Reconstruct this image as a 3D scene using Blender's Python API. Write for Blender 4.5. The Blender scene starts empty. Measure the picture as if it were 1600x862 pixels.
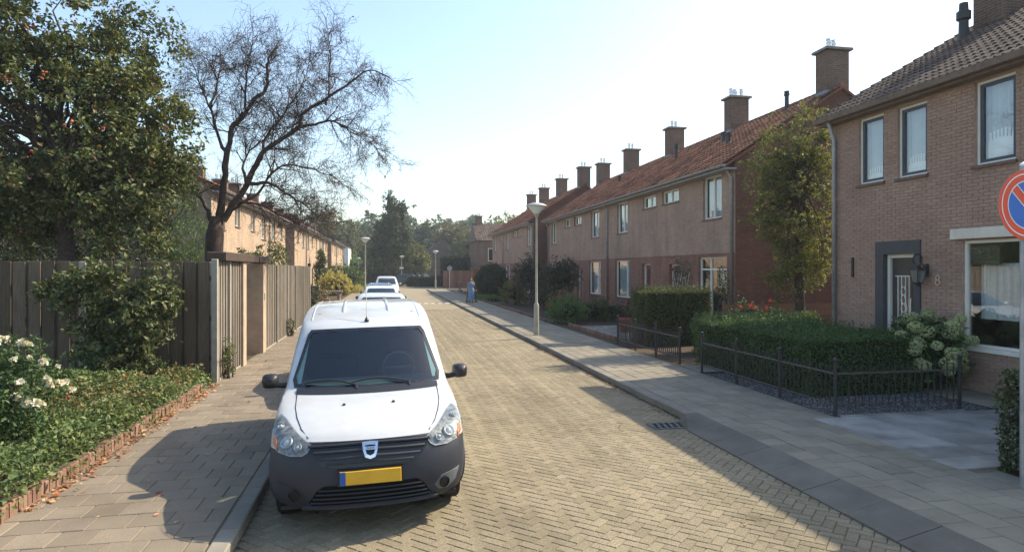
import bpy, math, random
import numpy as np
from mathutils import Vector, Matrix
from mathutils.geometry import delaunay_2d_cdt

# ------------------------------------------------------------------ camera, sky, sun, exposure
scene = bpy.context.scene
cam_d = bpy.data.cameras.new('camera'); cam = bpy.data.objects.new('camera', cam_d)
scene.collection.objects.link(cam); scene.camera = cam
YAW = math.atan(195/1000)
cam.location = (0, 0, 2.2)
cam.rotation_euler = (math.pi/2, 0, -YAW)
cam_d.sensor_width = 36; cam_d.lens = 22.5
cam_d.shift_y = -9/1600
cam_d.clip_start = .1; cam_d.clip_end = 2000

SUN_EL, SUN_AZ = math.radians(41.5), math.radians(75)      # azimuth from +Y towards +X
world = bpy.data.worlds.new('World'); scene.world = world; world.use_nodes = True
wn = world.node_tree
sky = wn.nodes.new('ShaderNodeTexSky'); sky.sky_type = 'NISHITA'; sky.sun_disc = False
sky.sun_elevation = SUN_EL; sky.sun_rotation = SUN_AZ
sky.air_density = 1.25; sky.dust_density = 1.5; sky.ozone_density = 1.5
bg = wn.nodes['Background']; bg.inputs['Strength'].default_value = .15
wn.links.new(sky.outputs[0], bg.inputs['Color'])
sun_d = bpy.data.lights.new('sun', 'SUN'); sun = bpy.data.objects.new('sun', sun_d)
scene.collection.objects.link(sun)
sun_d.energy = 4.4; sun_d.angle = math.radians(.53); sun_d.color = (1, .88, .68)
SD = Vector((math.sin(SUN_AZ)*math.cos(SUN_EL), math.cos(SUN_AZ)*math.cos(SUN_EL), math.sin(SUN_EL)))
sun.rotation_euler = (-SD).to_track_quat('-Z', 'Y').to_euler()
sun.location = (30, 10, 30)
vs = scene.view_settings
vs.view_transform = 'Standard'; vs.look = 'None'; vs.exposure = .95; vs.gamma = 1.0
vs.use_curve_mapping = False

R = random.Random(7)
NR = np.random.default_rng(11)
col = scene.collection

# ------------------------------------------------------------------ materials
def lin(h):
    h = h.lstrip('#')
    return tuple(((int(h[i:i+2], 16)/255)/12.92 if int(h[i:i+2], 16)/255 <= .04045 else ((int(h[i:i+2], 16)/255+.055)/1.055)**2.4) for i in (0, 2, 4))

def C4(c): return (c[0], c[1], c[2], 1)

class NT:
    def __init__(s, name):
        s.m = bpy.data.materials.new(name); s.m.use_nodes = True; s.t = s.m.node_tree
        s.b = s.t.nodes['Principled BSDF']; s.out = s.t.nodes['Material Output']
    def n(s, typ, **kw):
        nd = s.t.nodes.new('ShaderNode'+typ)
        for k, v in kw.items():
            if k.startswith('i_'):
                key = k[2:]; key = int(key) if key.isdigit() else key
                nd.inputs[key].default_value = v
            else: setattr(nd, k, v)
        return nd
    def l(s, a, b): s.t.links.new(a, b)
    def pos(s): return s.n('NewGeometry').outputs['Position']
    def noise(s, scale, detail=4, rough=.6, vec=None):
        nd = s.n('TexNoise'); nd.inputs['Scale'].default_value = scale; nd.inputs['Detail'].default_value = detail
        nd.inputs['Roughness'].default_value = rough
        s.l(vec if vec is not None else s.pos(), nd.inputs['Vector']); return nd.outputs['Fac']
    def mix(s, a, b, fac, typ='MIX'):
        nd = s.n('Mix', data_type='RGBA', blend_type=typ)
        for sock, v in ((nd.inputs[0], fac), (nd.inputs[6], a), (nd.inputs[7], b)):
            if isinstance(v, (int, float)): sock.default_value = v
            elif isinstance(v, tuple): sock.default_value = C4(v)
            else: s.l(v, sock)
        return nd.outputs[2]
    def math(s, op, a, b=0.):
        nd = s.n('Math', operation=op)
        for i, v in enumerate((a, b)):
            if isinstance(v, (int, float)): nd.inputs[i].default_value = v
            else: s.l(v, nd.inputs[i])
        return nd.outputs[0]
    def ramp(s, fac, stops):
        nd = s.n('ValToRGB'); el = nd.color_ramp.elements
        while len(el) < len(stops): el.new(.5)
        for e, (p, c) in zip(el, stops): e.position = p; e.color = C4(c) if len(c) == 3 else c
        s.l(fac, nd.inputs[0]); return nd.outputs[0]
    def rnd(s):          # one number per loose piece and per object
        a = s.n('NewGeometry').outputs['Random Per Island']; b = s.n('ObjectInfo').outputs['Random']
        return s.math('FRACT', s.math('ADD', a, b))
    def bump(s, h, strength=.3, dist=.01, normal=None):
        nd = s.n('Bump'); nd.inputs['Strength'].default_value = strength; nd.inputs['Distance'].default_value = dist
        s.l(h, nd.inputs['Height'])
        if normal is not None: s.l(normal, nd.inputs['Normal'])
        return nd.outputs[0]
    def fin(s, color, rough=.8, normal=None, spec=.3, metal=0.):
        for k, v in (('Base Color', color), ('Roughness', rough), ('Specular IOR Level', spec), ('Metallic', metal)):
            if isinstance(v, tuple): s.b.inputs[k].default_value = C4(v)
            elif isinstance(v, (int, float)): s.b.inputs[k].default_value = v
            else: s.l(v, s.b.inputs[k])
        if normal is not None: s.l(normal, s.b.inputs['Normal'])
        return s.m

def plain(name, c, rough=.6, spec=.3, metal=0., var=.12, scale=6., bump=0., bscale=60., coat=0.):
    t = NT(name); nz = t.noise(scale)
    dk = tuple(x*(1-var) for x in c); lt = tuple(min(1, x*(1+var)) for x in c)
    col_ = t.ramp(nz, [(.3, dk), (.7, lt)])
    nrm = t.bump(t.noise(bscale, 3), bump, .01) if bump else None
    if coat: t.b.inputs['Coat Weight'].default_value = coat; t.b.inputs['Coat Roughness'].default_value = .06
    return t.fin(col_, rough, nrm, spec, metal)

def pieces(name, stops, rough=.85, bump=.4, bscale=90., nscale=1.2, nvar=.5, speck=.0, sdist=.004, spec=.25, streak=0.):
    """colour per piece from the ramp, blotches and speckle over it"""
    t = NT(name); c = t.ramp(t.rnd(), stops)
    big = t.ramp(t.noise(nscale, 4), [(.25, (1-nvar,)*3), (.75, (1+nvar*.25,)*3)])
    c = t.mix(c, big, 1., 'MULTIPLY')
    if streak:
        mp = t.n('Mapping'); mp.inputs['Scale'].default_value = (1.4, .10, 1); t.l(t.pos(), mp.inputs[0])
        c = t.mix(c, t.ramp(t.noise(1.3, 3, .6, mp.outputs[0]), [(.32, (1-streak,)*3), (.6, (1.05,)*3)]), 1., 'MULTIPLY')
        c = t.mix(c, t.ramp(t.noise(2.3, 5, .75), [(.30, (.62, .60, .58)), (.40, (1.,)*3)]), 1., 'MULTIPLY')
    if speck:
        sp = t.ramp(t.noise(150, 3, .85), [(.35, (1-speck,)*3), (.65, (1+speck*.6,)*3)])
        c = t.mix(c, sp, 1., 'MULTIPLY')
    return t.fin(c, rough, t.bump(t.noise(bscale, 4, .7), bump, sdist), spec)

def brickmat(name, axis, c1, c2, mortar, bw=.22, rh=.066, ms=.007, off=(0, 0), blotch=.2, strength=.45):
    t = NT(name); sx = t.n('SeparateXYZ'); t.l(t.pos(), sx.inputs[0]); cb = t.n('CombineXYZ')
    t.l(sx.outputs[axis], cb.inputs[0]); t.l(sx.outputs[2], cb.inputs[1])
    b = t.n('TexBrick'); b.inputs['Scale'].default_value = 1; b.inputs['Brick Width'].default_value = bw
    b.inputs['Row Height'].default_value = rh; b.inputs['Mortar Size'].default_value = ms; b.inputs['Bias'].default_value = -.1
    b.inputs['Mortar Smooth'].default_value = .2
    b.inputs['Color1'].default_value = C4(c1); b.inputs['Color2'].default_value = C4(c2); b.inputs['Mortar'].default_value = C4(mortar)
    t.l(cb.outputs[0], b.inputs['Vector'])
    c = t.mix(b.outputs['Color'], t.ramp(t.noise(.8, 5), [(.3, (1-blotch,)*3), (.7, (1+blotch*.3,)*3)]), 1., 'MULTIPLY')
    c = t.mix(c, t.ramp(t.noise(14, 3), [(.35, (.9,)*3), (.65, (1.06,)*3)]), 1., 'MULTIPLY')
    mp = t.n('Mapping'); mp.inputs['Scale'].default_value = (1.6, 1.6, .18); t.l(t.pos(), mp.inputs[0])
    c = t.mix(c, t.ramp(t.noise(1.5, 5, .65, mp.outputs[0]), [(.3, (.82, .80, .79)), (.62, (1.04,)*3)]), 1., 'MULTIPLY')
    h = t.math('SUBTRACT', 1., b.outputs['Fac'])
    n1 = t.bump(h, strength, .008)
    return t.fin(c, .9, t.bump(t.noise(70, 3), .15, .006, n1), .15)

def leafmat(name, stops, trans=.35, rough=.55, spec=.35):
    g = 1.3 if name.startswith('leaf') else 1.
    t = NT(name); c = t.ramp(t.rnd(), [(p, tuple(x*g for x in q)) for p, q in stops])
    c = t.mix(c, t.ramp(t.noise(1.1, 3), [(.3, (.72, .74, .7)), (.7, (1.15, 1.12, 1.0))]), 1., 'MULTIPLY')
    t.fin(c, rough, None, spec)
    tr = t.n('BsdfTranslucent'); t.l(t.mix(c, (1.0, .95, .45), .8, 'MULTIPLY'), tr.inputs['Color'])
    ms = t.n('MixShader'); ms.inputs[0].default_value = trans
    t.l(t.b.outputs[0], ms.inputs[1]); t.l(tr.outputs[0], ms.inputs[2]); t.l(ms.outputs[0], t.out.inputs[0])
    return t.m

def glassmat(name, tint=(.8, .85, .85), base=.05, boost=1.0, rough=0.0, wave=.0):
    t = NT(name); tr = t.n('BsdfTransparent'); tr.inputs[0].default_value = C4(tint)
    gl = t.n('BsdfGlossy'); gl.inputs['Roughness'].default_value = rough; gl.inputs[0].default_value = (.95, .97, 1, 1)
    lw = t.n('LayerWeight'); lw.inputs[0].default_value = .5
    fr = t.math('ADD', t.math('MULTIPLY', t.math('POWER', lw.outputs['Facing'], 5.), .95), .045)
    if wave:
        nb = t.bump(t.noise(1.3, 2), wave, .05); t.l(nb, gl.inputs['Normal'])
    ms = t.n('MixShader'); t.l(t.math('MINIMUM', t.math('ADD', t.math('MULTIPLY', fr, boost), base), 1.), ms.inputs[0])
    t.l(tr.outputs[0], ms.inputs[1]); t.l(gl.outputs[0], ms.inputs[2]); t.l(ms.outputs[0], t.out.inputs[0])
    t.t.nodes.remove(t.b); return t.m

M = {}
M['paver'] = pieces('paver', [(0, (.265, .224, .150)), (.4, (.30, .253, .170)), (.75, (.33, .279, .188)), (1, (.285, .236, .166))], .92, .9, 150, .7, .26, .6, .008, .15, .16)
M['joint'] = plain('joint_sand', (.15, .128, .094), .95, .1, 0, .3, 30)
M['tile'] = pieces('sidewalk_tile', [(0, (.235, .208, .156)), (.5, (.262, .231, .173)), (.8, (.28, .246, .184)), (1, (.22, .193, .146))], .88, .5, 140, 1.6, .35, .35, .004, .25)
M['tile_left'] = pieces('left_tile', [(0, (.215, .176, .128)), (.5, (.25, .205, .15)), (.8, (.27, .22, .163)), (1, (.20, .162, .122))], .88, .5, 140, 1.5, .3, .35, .004, .25)
M['kerb'] = pieces('kerb_concrete', [(0, (.20, .182, .15)), (1, (.255, .232, .19))], .85, .3, 120, 2.5, .35, .15)
M['ramp_block'] = pieces('ramp_block', [(0, (.15, .134, .108)), (1, (.19, .17, .14))], .85, .5, 110, 2., .4, .3)
M['slab'] = pieces('driveway_slab', [(0, (.275, .262, .235)), (.5, (.31, .296, .266)), (1, (.35, .335, .302))], .78, .3, 60, 1.5, .6, .2)
M['edge_brick'] = pieces('edge_brick', [(0, (.20, .11, .078)), (.5, (.25, .145, .10)), (1, (.29, .18, .13))], .9, .5, 90, 3., .3, .2)
M['soil'] = plain('soil', (.075, .055, .038), .95, .1, 0, .4, 9, .8, 40)
M['land'] = plain('land', (.10, .10, .055), .95, .1, 0, .35, .4, .5, 10)
M['gravel_dark'] = pieces('gravel_dark', [(0, (.06, .062, .068)), (.6, (.12, .12, .125)), (1, (.30, .29, .28))], .85, .2, 60)
M['gravel'] = pieces('gravel_light', [(0, (.22, .19, .16)), (.6, (.36, .32, .27)), (1, (.52, .48, .42))], .85, .2, 60)
# brickwork
M['brick8'] = pieces('tan_brick', [(0, (.38, .25, .19)), (.35, (.40, .268, .205)), (.7, (.425, .29, .222)), (1, (.365, .235, .178))], .9, .5, 60, .7, .3, .25, .005, .12)
M['mortar8'] = plain('mortar_grey', (.36, .27, .215), .95, .1, 0, .2, 5)
M['rowu'] = brickmat('row_brick_upper', 1, (.36, .245, .18), (.43, .30, .225), (.38, .285, .225))
M['rowl'] = brickmat('row_brick_lower', 1, (.26, .125, .09), (.32, .165, .12), (.27, .18, .14))
M['gable'] = brickmat('gable_brick', 0, (.165, .068, .046), (.21, .09, .06), (.145, .09, .072), .22, .066, .008, (0, 0), .3, .5)
M['gable_side'] = brickmat('gable_brick_side', 1, (.20, .062, .042), (.26, .085, .055), (.17, .095, .075))
M['chim_x'] = brickmat('chimney_brick_face', 0, (.13, .075, .052), (.185, .11, .076), (.19, .155, .13), .22, .066, .011, (0, 0), .25, .5)
M['chim_y'] = brickmat('chimney_brick_side', 1, (.13, .075, .052), (.185, .11, .076), (.19, .155, .13), .22, .066, .011, (0, 0), .25, .5)
M['leftu'] = brickmat('left_brick', 1, (.38, .275, .19), (.46, .345, .24), (.38, .30, .22))
M['gable_l'] = brickmat('left_gable_brick', 0, (.30, .21, .15), (.38, .27, .19), (.32, .25, .19))
M['roof_red'] = pieces('red_pantile', [(0, (.085, .036, .026)), (.3, (.175, .066, .038)), (.7, (.26, .102, .056)), (.9, (.34, .15, .09)), (1, (.10, .06, .045))], .85, .4, 40, .8, .45, .2, .006, .2)
M['roof_brown'] = pieces('brown_tile', [(0, (.07, .045, .035)), (.5, (.115, .077, .06)), (1, (.165, .115, .09))], .8, .4, 50, 1.2, .4, .25, .006, .3)
M['lead'] = plain('lead', (.19, .21, .25), .6, .4, .3, .2, 6)
M['cap'] = plain('cap_concrete', (.21, .18, .155), .9, .2, 0, .25, 9, .3)
M['zinc'] = plain('zinc', (.34, .35, .36), .5, .4, .5, .2, 5)
M['gutter'] = plain('gutter', (.30, .29, .28), .6, .4, .2, .2, 5)
M['gutter_wood'] = plain('eave_board', (.16, .115, .085), .7, .3, 0, .25, 8)
M['steel'] = plain('steel', (.6, .6, .6), .3, .5, .9, .1, 8)
M['frame_white'] = plain('frame_white', (.72, .68, .60), .45, .4, 0, .06, 4)
M['frame_dark'] = plain('frame_dark', (.045, .055, .075), .4, .45, 0, .15, 5)
M['frame_green'] = plain('frame_green', (.10, .14, .12), .45, .4, 0, .15, 5)
M['door'] = plain('door_dark', (.05, .042, .04), .4, .4, 0, .2, 6)
M['door_red'] = plain('door_red', (.16, .05, .04), .45, .4, 0, .2, 6)
M['surround'] = plain('surround_paint', (.065, .063, .068), .6, .3, 0, .12, 5, .3)
M['sill'] = plain('sill_tile', (.13, .08, .065), .6, .4, 0, .25, 15)
M['curtain'] = plain('curtain', (.55, .56, .55), .9, .1, 0, .1, 12)
M['lace'] = plain('lace', (.80, .80, .78), .9, .1, 0, .06, 14)
M['blind'] = plain('blind', (.45, .50, .52), .8, .2, 0, .08, 3)
M['room'] = plain('room_wall', (.16, .14, .12), .9, .1, 0, .3, 2)
M['pane'] = glassmat('window_glass', (.85, .9, .9), .10, 1.6, 0, .015)
M['shutter_box'] = plain('shutter_box', (.62, .56, .47), .6, .3, 0, .1, 4)
# metal, street
M['iron'] = plain('iron_black', (.03, .029, .03), .5, .45, .2, .25, 12, .15)
M['iron_top'] = plain('iron_worn', (.085, .07, .06), .5, .4, .2, .3, 14, .15)
M['iron_white'] = plain('iron_white', (.72, .72, .7), .4, .4, 0, .06)
M['pole'] = plain('pole_paint', (.33, .31, .25), .55, .35, .1, .15, 5)
M['lamp_top'] = plain('lamp_top', (.38, .39, .37), .5, .4, .1, .1, 6)
t_ = NT('lamp_glass'); t_.b.inputs['Transmission Weight'].default_value = .35; M['lamp_glass'] = t_.fin((.85, .87, .84), .4, None, .4)
t_ = NT('lantern_glass'); t_.b.inputs['Transmission Weight'].default_value = .5; M['lantern_glass'] = t_.fin((.25, .27, .26), .2, None, .4)
M['bowl'] = plain('lamp_bowl', (.42, .43, .43), .38, .4, .5, .3, 30)
M['brass'] = plain('brass', (.62, .5, .33), .45, .5, .3, .15, 20)
M['sign_red'] = plain('sign_red', (.78, .06, .014), .45, .4, 0, .05)
M['sign_blue'] = plain('sign_blue', (.008, .125, .50), .45, .4, 0, .05)
M['sign_white'] = plain('sign_white', (.78, .74, .68), .45, .4, 0, .05)
M['sign_back'] = plain('sign_back', (.33, .34, .35), .5, .4, .4, .1)
M['cast'] = plain('cast_iron', (.10, .10, .10), .7, .3, .4, .25, 25, .3)
M['black'] = plain('black_hole', (.008, .008, .008), .9, .1, 0, .1)
# wood
def wood(name, stops, axis_scale=(14, 14, .9), island=True):
    t = NT(name); mp = t.n('Mapping'); mp.inputs['Scale'].default_value = axis_scale; t.l(t.pos(), mp.inputs[0])
    c = t.ramp(t.rnd(), stops)
    nz = t.noise(3.2, 6, .7, mp.outputs[0])
    c = t.mix(c, t.ramp(nz, [(.3, (.62, .61, .6)), (.7, (1.18, 1.16, 1.13))]), 1., 'MULTIPLY')
    c = t.mix(c, t.ramp(t.noise(1.1, 4), [(.3, (.75,)*3), (.7, (1.1,)*3)]), 1., 'MULTIPLY')
    return t.fin(c, .85, t.bump(nz, .4, .006), .2)
M['board'] = wood('weathered_board', [(0, (.155, .13, .102)), (.5, (.20, .172, .138)), (1, (.25, .217, .178))])
M['board_dark'] = wood('old_board', [(0, (.11, .083, .058)), (.5, (.145, .11, .078)), (1, (.18, .14, .10))])
M['post_wood'] = wood('post_wood', [(0, (.24, .195, .15)), (1, (.34, .28, .22))])
M['beam'] = wood('dark_beam', [(0, (.05, .038, .03)), (1, (.085, .062, .05))], (3, 3, 12))
M['conc_post'] = plain('concrete_post', (.30, .275, .23), .85, .2, 0, .15, 7, .25)
M['pillar'] = plain('pillar_plaster', (.40, .30, .215), .85, .2, 0, .15, 4, .2)
M['wood_red'] = wood('red_wood', [(0, (.16, .085, .06)), (1, (.24, .13, .09))])
M['bark'] = plain('bark', (.075, .055, .045), .9, .2, 0, .4, 14, .9, 40)
M['bark_red'] = plain('bark_red', (.075, .052, .042), .85, .25, 0, .35, 12, .8, 40)
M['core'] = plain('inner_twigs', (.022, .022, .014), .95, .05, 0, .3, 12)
# leaves
M['lf_big'] = leafmat('leaf_big_tree', [(0, (.030, .046, .016)), (.3, (.055, .080, .025)), (.6, (.095, .122, .04)), (.87, (.165, .165, .06)), (1, (.20, .11, .05))], .3)
M['lf_fine'] = leafmat('leaf_fine', [(0, (.045, .085, .03)), (.5, (.075, .125, .045)), (1, (.12, .165, .07))], .35)
M['lf_hedge'] = leafmat('leaf_hedge', [(0, (.030, .062, .018)), (.5, (.048, .092, .027)), (.9, (.075, .12, .038)), (1, (.12, .155, .06))], .25)
M['lf_privet'] = leafmat('leaf_privet', [(0, (.040, .055, .016)), (.5, (.065, .085, .024)), (1, (.12, .13, .045))], .3)
M['lf_ivy'] = leafmat('leaf_ivy', [(0, (.02, .035, .012)), (.6, (.042, .062, .022)), (1, (.085, .10, .04))], .2, .4, .5)
M['lf_bright'] = leafmat('leaf_bright', [(0, (.045, .105, .028)), (.5, (.07, .14, .038)), (1, (.13, .19, .06))], .35)
M['lf_cover'] = leafmat('leaf_groundcover', [(0, (.06, .095, .035)), (.5, (.10, .145, .052)), (.85, (.15, .19, .07)), (1, (.21, .20, .085))], .3)
M['lf_dry'] = leafmat('leaf_dry', [(0, (.12, .115, .05)), (.5, (.19, .165, .07)), (1, (.23, .11, .06))], .3)
M['lf_rose'] = leafmat('leaf_rose', [(0, (.03, .065, .022)), (.5, (.055, .098, .035)), (1, (.10, .14, .055))], .3)
M['lf_climb'] = leafmat('leaf_climber', [(0, (.045, .065, .024)), (.5, (.085, .108, .04)), (.9, (.14, .155, .065)), (1, (.18, .14, .07))], .3)
M['lf_yellow'] = leafmat('leaf_yellow', [(0, (.20, .20, .05)), (.5, (.32, .28, .08)), (1, (.42, .35, .12))], .35)
M['lf_yew'] = leafmat('leaf_yew', [(0, (.010, .020, .009)), (.7, (.020, .036, .014)), (1, (.045, .065, .02))], .15)
M['lf_dark'] = leafmat('leaf_dark', [(0, (.014, .022, .012)), (.7, (.030, .040, .020)), (1, (.06, .055, .03))], .2)
M['lf_tree'] = leafmat('leaf_gap_tree', [(0, (.065, .085, .028)), (.5, (.115, .135, .042)), (.9, (.19, .185, .06)), (1, (.23, .165, .065))], .45)
M['lf_far'] = leafmat('leaf_far', [(0, (.035, .058, .03)), (.5, (.055, .082, .04)), (1, (.085, .105, .05))], .3)
M['lf_far2'] = leafmat('leaf_far_olive', [(0, (.055, .07, .025)), (.5, (.085, .10, .035)), (1, (.13, .12, .045))], .3)
M['lf_tall'] = leafmat('leaf_tall_tree', [(0, (.022, .036, .013)), (.5, (.042, .06, .02)), (.9, (.075, .09, .03)), (1, (.12, .115, .04))], .25)
M['lf_far3'] = leafmat('leaf_far_orange', [(0, (.09, .07, .03)), (.5, (.14, .095, .04)), (1, (.10, .11, .05))], .3)
M['fruit'] = pieces('crab_apple', [(0, (.30, .05, .03)), (.6, (.42, .11, .05)), (1, (.45, .20, .08))], .4, .1, 60)
M['red_leaf'] = leafmat('leaf_red', [(0, (.22, .03, .03)), (1, (.35, .08, .05))], .3)
M['fallen'] = leafmat('leaf_fallen', [(0, (.20, .06, .035)), (.5, (.32, .14, .07)), (1, (.42, .30, .16))], .15)
M['petal'] = leafmat('petal_white', [(0, (.72, .66, .55)), (1, (.85, .80, .70))], .3)
M['petal_red'] = leafmat('petal_red', [(0, (.4, .03, .03)), (1, (.5, .08, .06))], .3)
M['petal_purple'] = leafmat('petal_purple', [(0, (.22, .10, .22)), (1, (.35, .18, .32))], .3)
M['hydra'] = leafmat('hydrangea_petal', [(0, (.38, .45, .22)), (.5, (.48, .53, .29)), (1, (.58, .58, .38))], .3)
# vehicles
def carpaint(name, c, rough=.28):
    t = NT(name); nz = t.noise(7, 4)
    t.b.inputs['Coat Weight'].default_value = .7; t.b.inputs['Coat Roughness'].default_value = .05
    return t.fin(t.ramp(nz, [(.3, tuple(x*.9 for x in c)), (.7, c)]), rough, None, .4)
M['white_paint'] = carpaint('white_paint', (.51, .515, .515))
M['pale_paint'] = carpaint('pale_blue_paint', (.60, .66, .72))
M['navy_paint'] = carpaint('navy_paint', (.05, .06, .11))
M['silver_paint'] = carpaint('silver_paint', (.42, .44, .46))
M['black_paint'] = carpaint('black_paint', (.02, .02, .022))
M['bumper'] = plain('bumper_plastic', (.026, .029, .038), .55, .4, 0, .12, 9, .25, 220)
M['plastic'] = plain('black_plastic', (.014, .014, .016), .45, .45, 0, .15, 9)
M['gloss_black'] = plain('gloss_black', (.010, .011, .014), .25, .5, 0, .1, 9)
M['chrome'] = plain('chrome', (.75, .76, .78), .15, .5, 1., .05, 9)
M['rubber'] = plain('tyre_rubber', (.018, .017, .017), .8, .25, 0, .2, 20, .2)
M['windshield'] = glassmat('windshield_glass', (.42, .58, .58), .03, 1.0)
M['tinted'] = glassmat('tinted_glass', (.10, .13, .14), .06, 1.1)
M['lens'] = glassmat('lamp_lens', (.88, .91, .92), .0, .6)
M['reflector'] = plain('reflector', (.20, .205, .20), .35, .4, .2, .6, 24, .6, 22)
M['orange'] = plain('indicator_orange', (.55, .16, .04), .4, .4, 0, .1)
M['plate'] = plain('plate_yellow', (.62, .36, .035), .5, .3, 0, .08, 8)
M['plate_blue'] = plain('plate_blue', (.03, .09, .32), .5, .3, 0, .08, 8)
M['seam'] = plain('seam_shadow_gap', (.02, .02, .022), .8, .1)
M['trim_grey'] = plain('trim_grey', (.15, .155, .16), .7, .3, 0, .15)
M['dress'] = plain('dress_blue', (.16, .27, .42), .9, .1, 0, .3, 9)
M['skin'] = plain('skin', (.42, .24, .17), .6, .3, 0, .08)
M['hair'] = plain('hair_brown', (.10, .05, .03), .7, .3, 0, .2)
M['terracotta'] = plain('terracotta', (.26, .05, .035), .6, .35, 0, .2)
M['stone'] = plain('garden_stone', (.25, .20, .165), .9, .2, 0, .3, 8, .5)
M['bin'] = plain('bin_grey', (.10, .105, .11), .55, .35, 0, .1)
M['white_wall'] = plain('white_render', (.66, .64, .58), .9, .2, 0, .1, 1)
M['brown_wall'] = brickmat('brown_far_brick', 0, (.16, .10, .075), (.21, .13, .10), (.18, .14, .11))
M['line_white'] = plain('line_white', (.62, .59, .52), .8, .2, 0, .15, 8, .2)

# ------------------------------------------------------------------ mesh helpers
class MB:
    def __init__(s): s.v = []; s.f = []
    def add(s, vs_, fs):
        o = len(s.v); s.v.extend(tuple(v) for v in vs_); s.f.extend(tuple(i+o for i in f) for f in fs); return s
    def box(s, x0, x1, y0, y1, z0, z1):
        return s.add([(x0, y0, z0), (x1, y0, z0), (x1, y1, z0), (x0, y1, z0), (x0, y0, z1), (x1, y0, z1), (x1, y1, z1), (x0, y1, z1)],
                     [(0, 3, 2, 1), (4, 5, 6, 7), (0, 1, 5, 4), (1, 2, 6, 5), (2, 3, 7, 6), (3, 0, 4, 7)])
    def bbox(s, x0, x1, y0, y1, z0, z1, b=.006):     # box with chamfered top edges
        return s.add([(x0, y0, z0), (x1, y0, z0), (x1, y1, z0), (x0, y1, z0), (x0, y0, z1-b), (x1, y0, z1-b), (x1, y1, z1-b), (x0, y1, z1-b),
                      (x0+b, y0+b, z1), (x1-b, y0+b, z1), (x1-b, y1-b, z1), (x0+b, y1-b, z1)],
                     [(0, 1, 5, 4), (1, 2, 6, 5), (2, 3, 7, 6), (3, 0, 4, 7), (4, 5, 9, 8), (5, 6, 10, 9), (6, 7, 11, 10), (7, 4, 8, 11), (8, 9, 10, 11)])
    def quad(s, a, b, c, d): return s.add([a, b, c, d], [(0, 1, 2, 3)])
    def prism(s, poly, axis, a, b):                 # 2D polygon extruded along axis ('x': poly=(y,z), 'y': (x,z), 'z': (x,y))
        def p(q, t): return (t, q[0], q[1]) if axis == 'x' else (q[0], t, q[1]) if axis == 'y' else (q[0], q[1], t)
        n = len(poly)
        return s.add([p(q, a) for q in poly]+[p(q, b) for q in poly],
                     [tuple(range(n))[::-1], tuple(range(n, 2*n))]+[(i, (i+1) % n, n+(i+1) % n, n+i) for i in range(n)])
    def tube(s, pts, rad, n=8, cap=True):
        pts = [Vector(p) for p in pts]
        if not hasattr(rad, '__len__'): rad = [rad]*len(pts)
        vs_ = []; up = None
        for i, p in enumerate(pts):
            d = (pts[min(i+1, len(pts)-1)]-pts[max(i-1, 0)]).normalized()
            if up is None: up = d.orthogonal().normalized()
            else:
                up = up-d*up.dot(d); up = up.normalized() if up.length > 1e-5 else d.orthogonal().normalized()
            sd = d.cross(up)
            for k in range(n):
                a = 2*math.pi*k/n; vs_.append(p+(up*math.cos(a)+sd*math.sin(a))*rad[i])
        fs = [(i*n+k, i*n+(k+1) % n, (i+1)*n+(k+1) % n, (i+1)*n+k) for i in range(len(pts)-1) for k in range(n)]
        if cap: fs += [tuple(range(n))[::-1], tuple(range((len(pts)-1)*n, len(pts)*n))]
        return s.add(vs_, fs)
    def lathe(s, prof, n=20, c=(0, 0, 0), axis='z'):
        vs_ = []
        for r, h in prof:
            for k in range(n):
                a = 2*math.pi*k/n; x, y = r*math.cos(a), r*math.sin(a)
                vs_.append((c[0]+x, c[1]+y, c[2]+h) if axis == 'z' else (c[0]+x, c[1]+h, c[2]+y) if axis == 'y' else (c[0]+h, c[1]+x, c[2]+y))
        fs = [(i*n+k, i*n+(k+1) % n, (i+1)*n+(k+1) % n, (i+1)*n+k) for i in range(len(prof)-1) for k in range(n)]
        if prof[0][0] > 1e-4: fs.append(tuple(range(n))[::-1])
        if prof[-1][0] > 1e-4: fs.append(tuple(range((len(prof)-1)*n, len(prof)*n)))
        return s.add(vs_, fs)
    def mesh(s, name, mat=None, smooth=None):
        me = bpy.data.meshes.new(name); me.from_pydata(s.v, [], s.f); me.update()
        if mat is not None: me.materials.append(mat)
        if smooth is not None:
            me.shade_smooth()
            if smooth < 3: me.set_sharp_from_angle(angle=smooth)
        return me
    def build(s, name, mat, parent=None, smooth=None, loc=None):
        return link(name, s.mesh(name, mat, smooth), parent, loc)

def link(name, me, parent=None, loc=None, rot=None):
    o = bpy.data.objects.new(name, me); col.objects.link(o)
    if parent is not None: o.parent = parent
    if loc is not None: o.location = loc
    if rot is not None: o.rotation_euler = rot
    return o
def tag(o, label, cat, group=None):
    o['label'] = label; o['category'] = cat
    if group: o['group'] = group
    return o
def thing(name, label, cat, loc=(0, 0, 0), rz=0., group=None):
    o = bpy.data.objects.new(name, None); col.objects.link(o); o.location = loc; o.rotation_euler = (0, 0, rz)
    o.empty_display_size = .2
    return tag(o, label, cat, group)
def kind(o, k): o['kind'] = k; return o
def struct(o): return kind(o, 'structure')
def npmesh(name, V, F, mat=None, smooth=False):
    """V (n,3), F (m,k) arrays -> mesh"""
    me = bpy.data.meshes.new(name); V = np.ascontiguousarray(V, dtype=np.float32); F = np.ascontiguousarray(F, dtype=np.int32)
    m, k = F.shape
    me.vertices.add(len(V)); me.vertices.foreach_set('co', V.ravel())
    me.loops.add(m*k); me.loops.foreach_set('vertex_index', F.ravel())
    me.polygons.add(m); me.polygons.foreach_set('loop_start', np.arange(0, m*k, k, dtype=np.int32))
    me.update(calc_edges=True); me.validate()
    if mat is not None: me.materials.append(mat)
    if smooth: me.shade_smooth()
    else: me.shade_flat()
    return me
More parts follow.
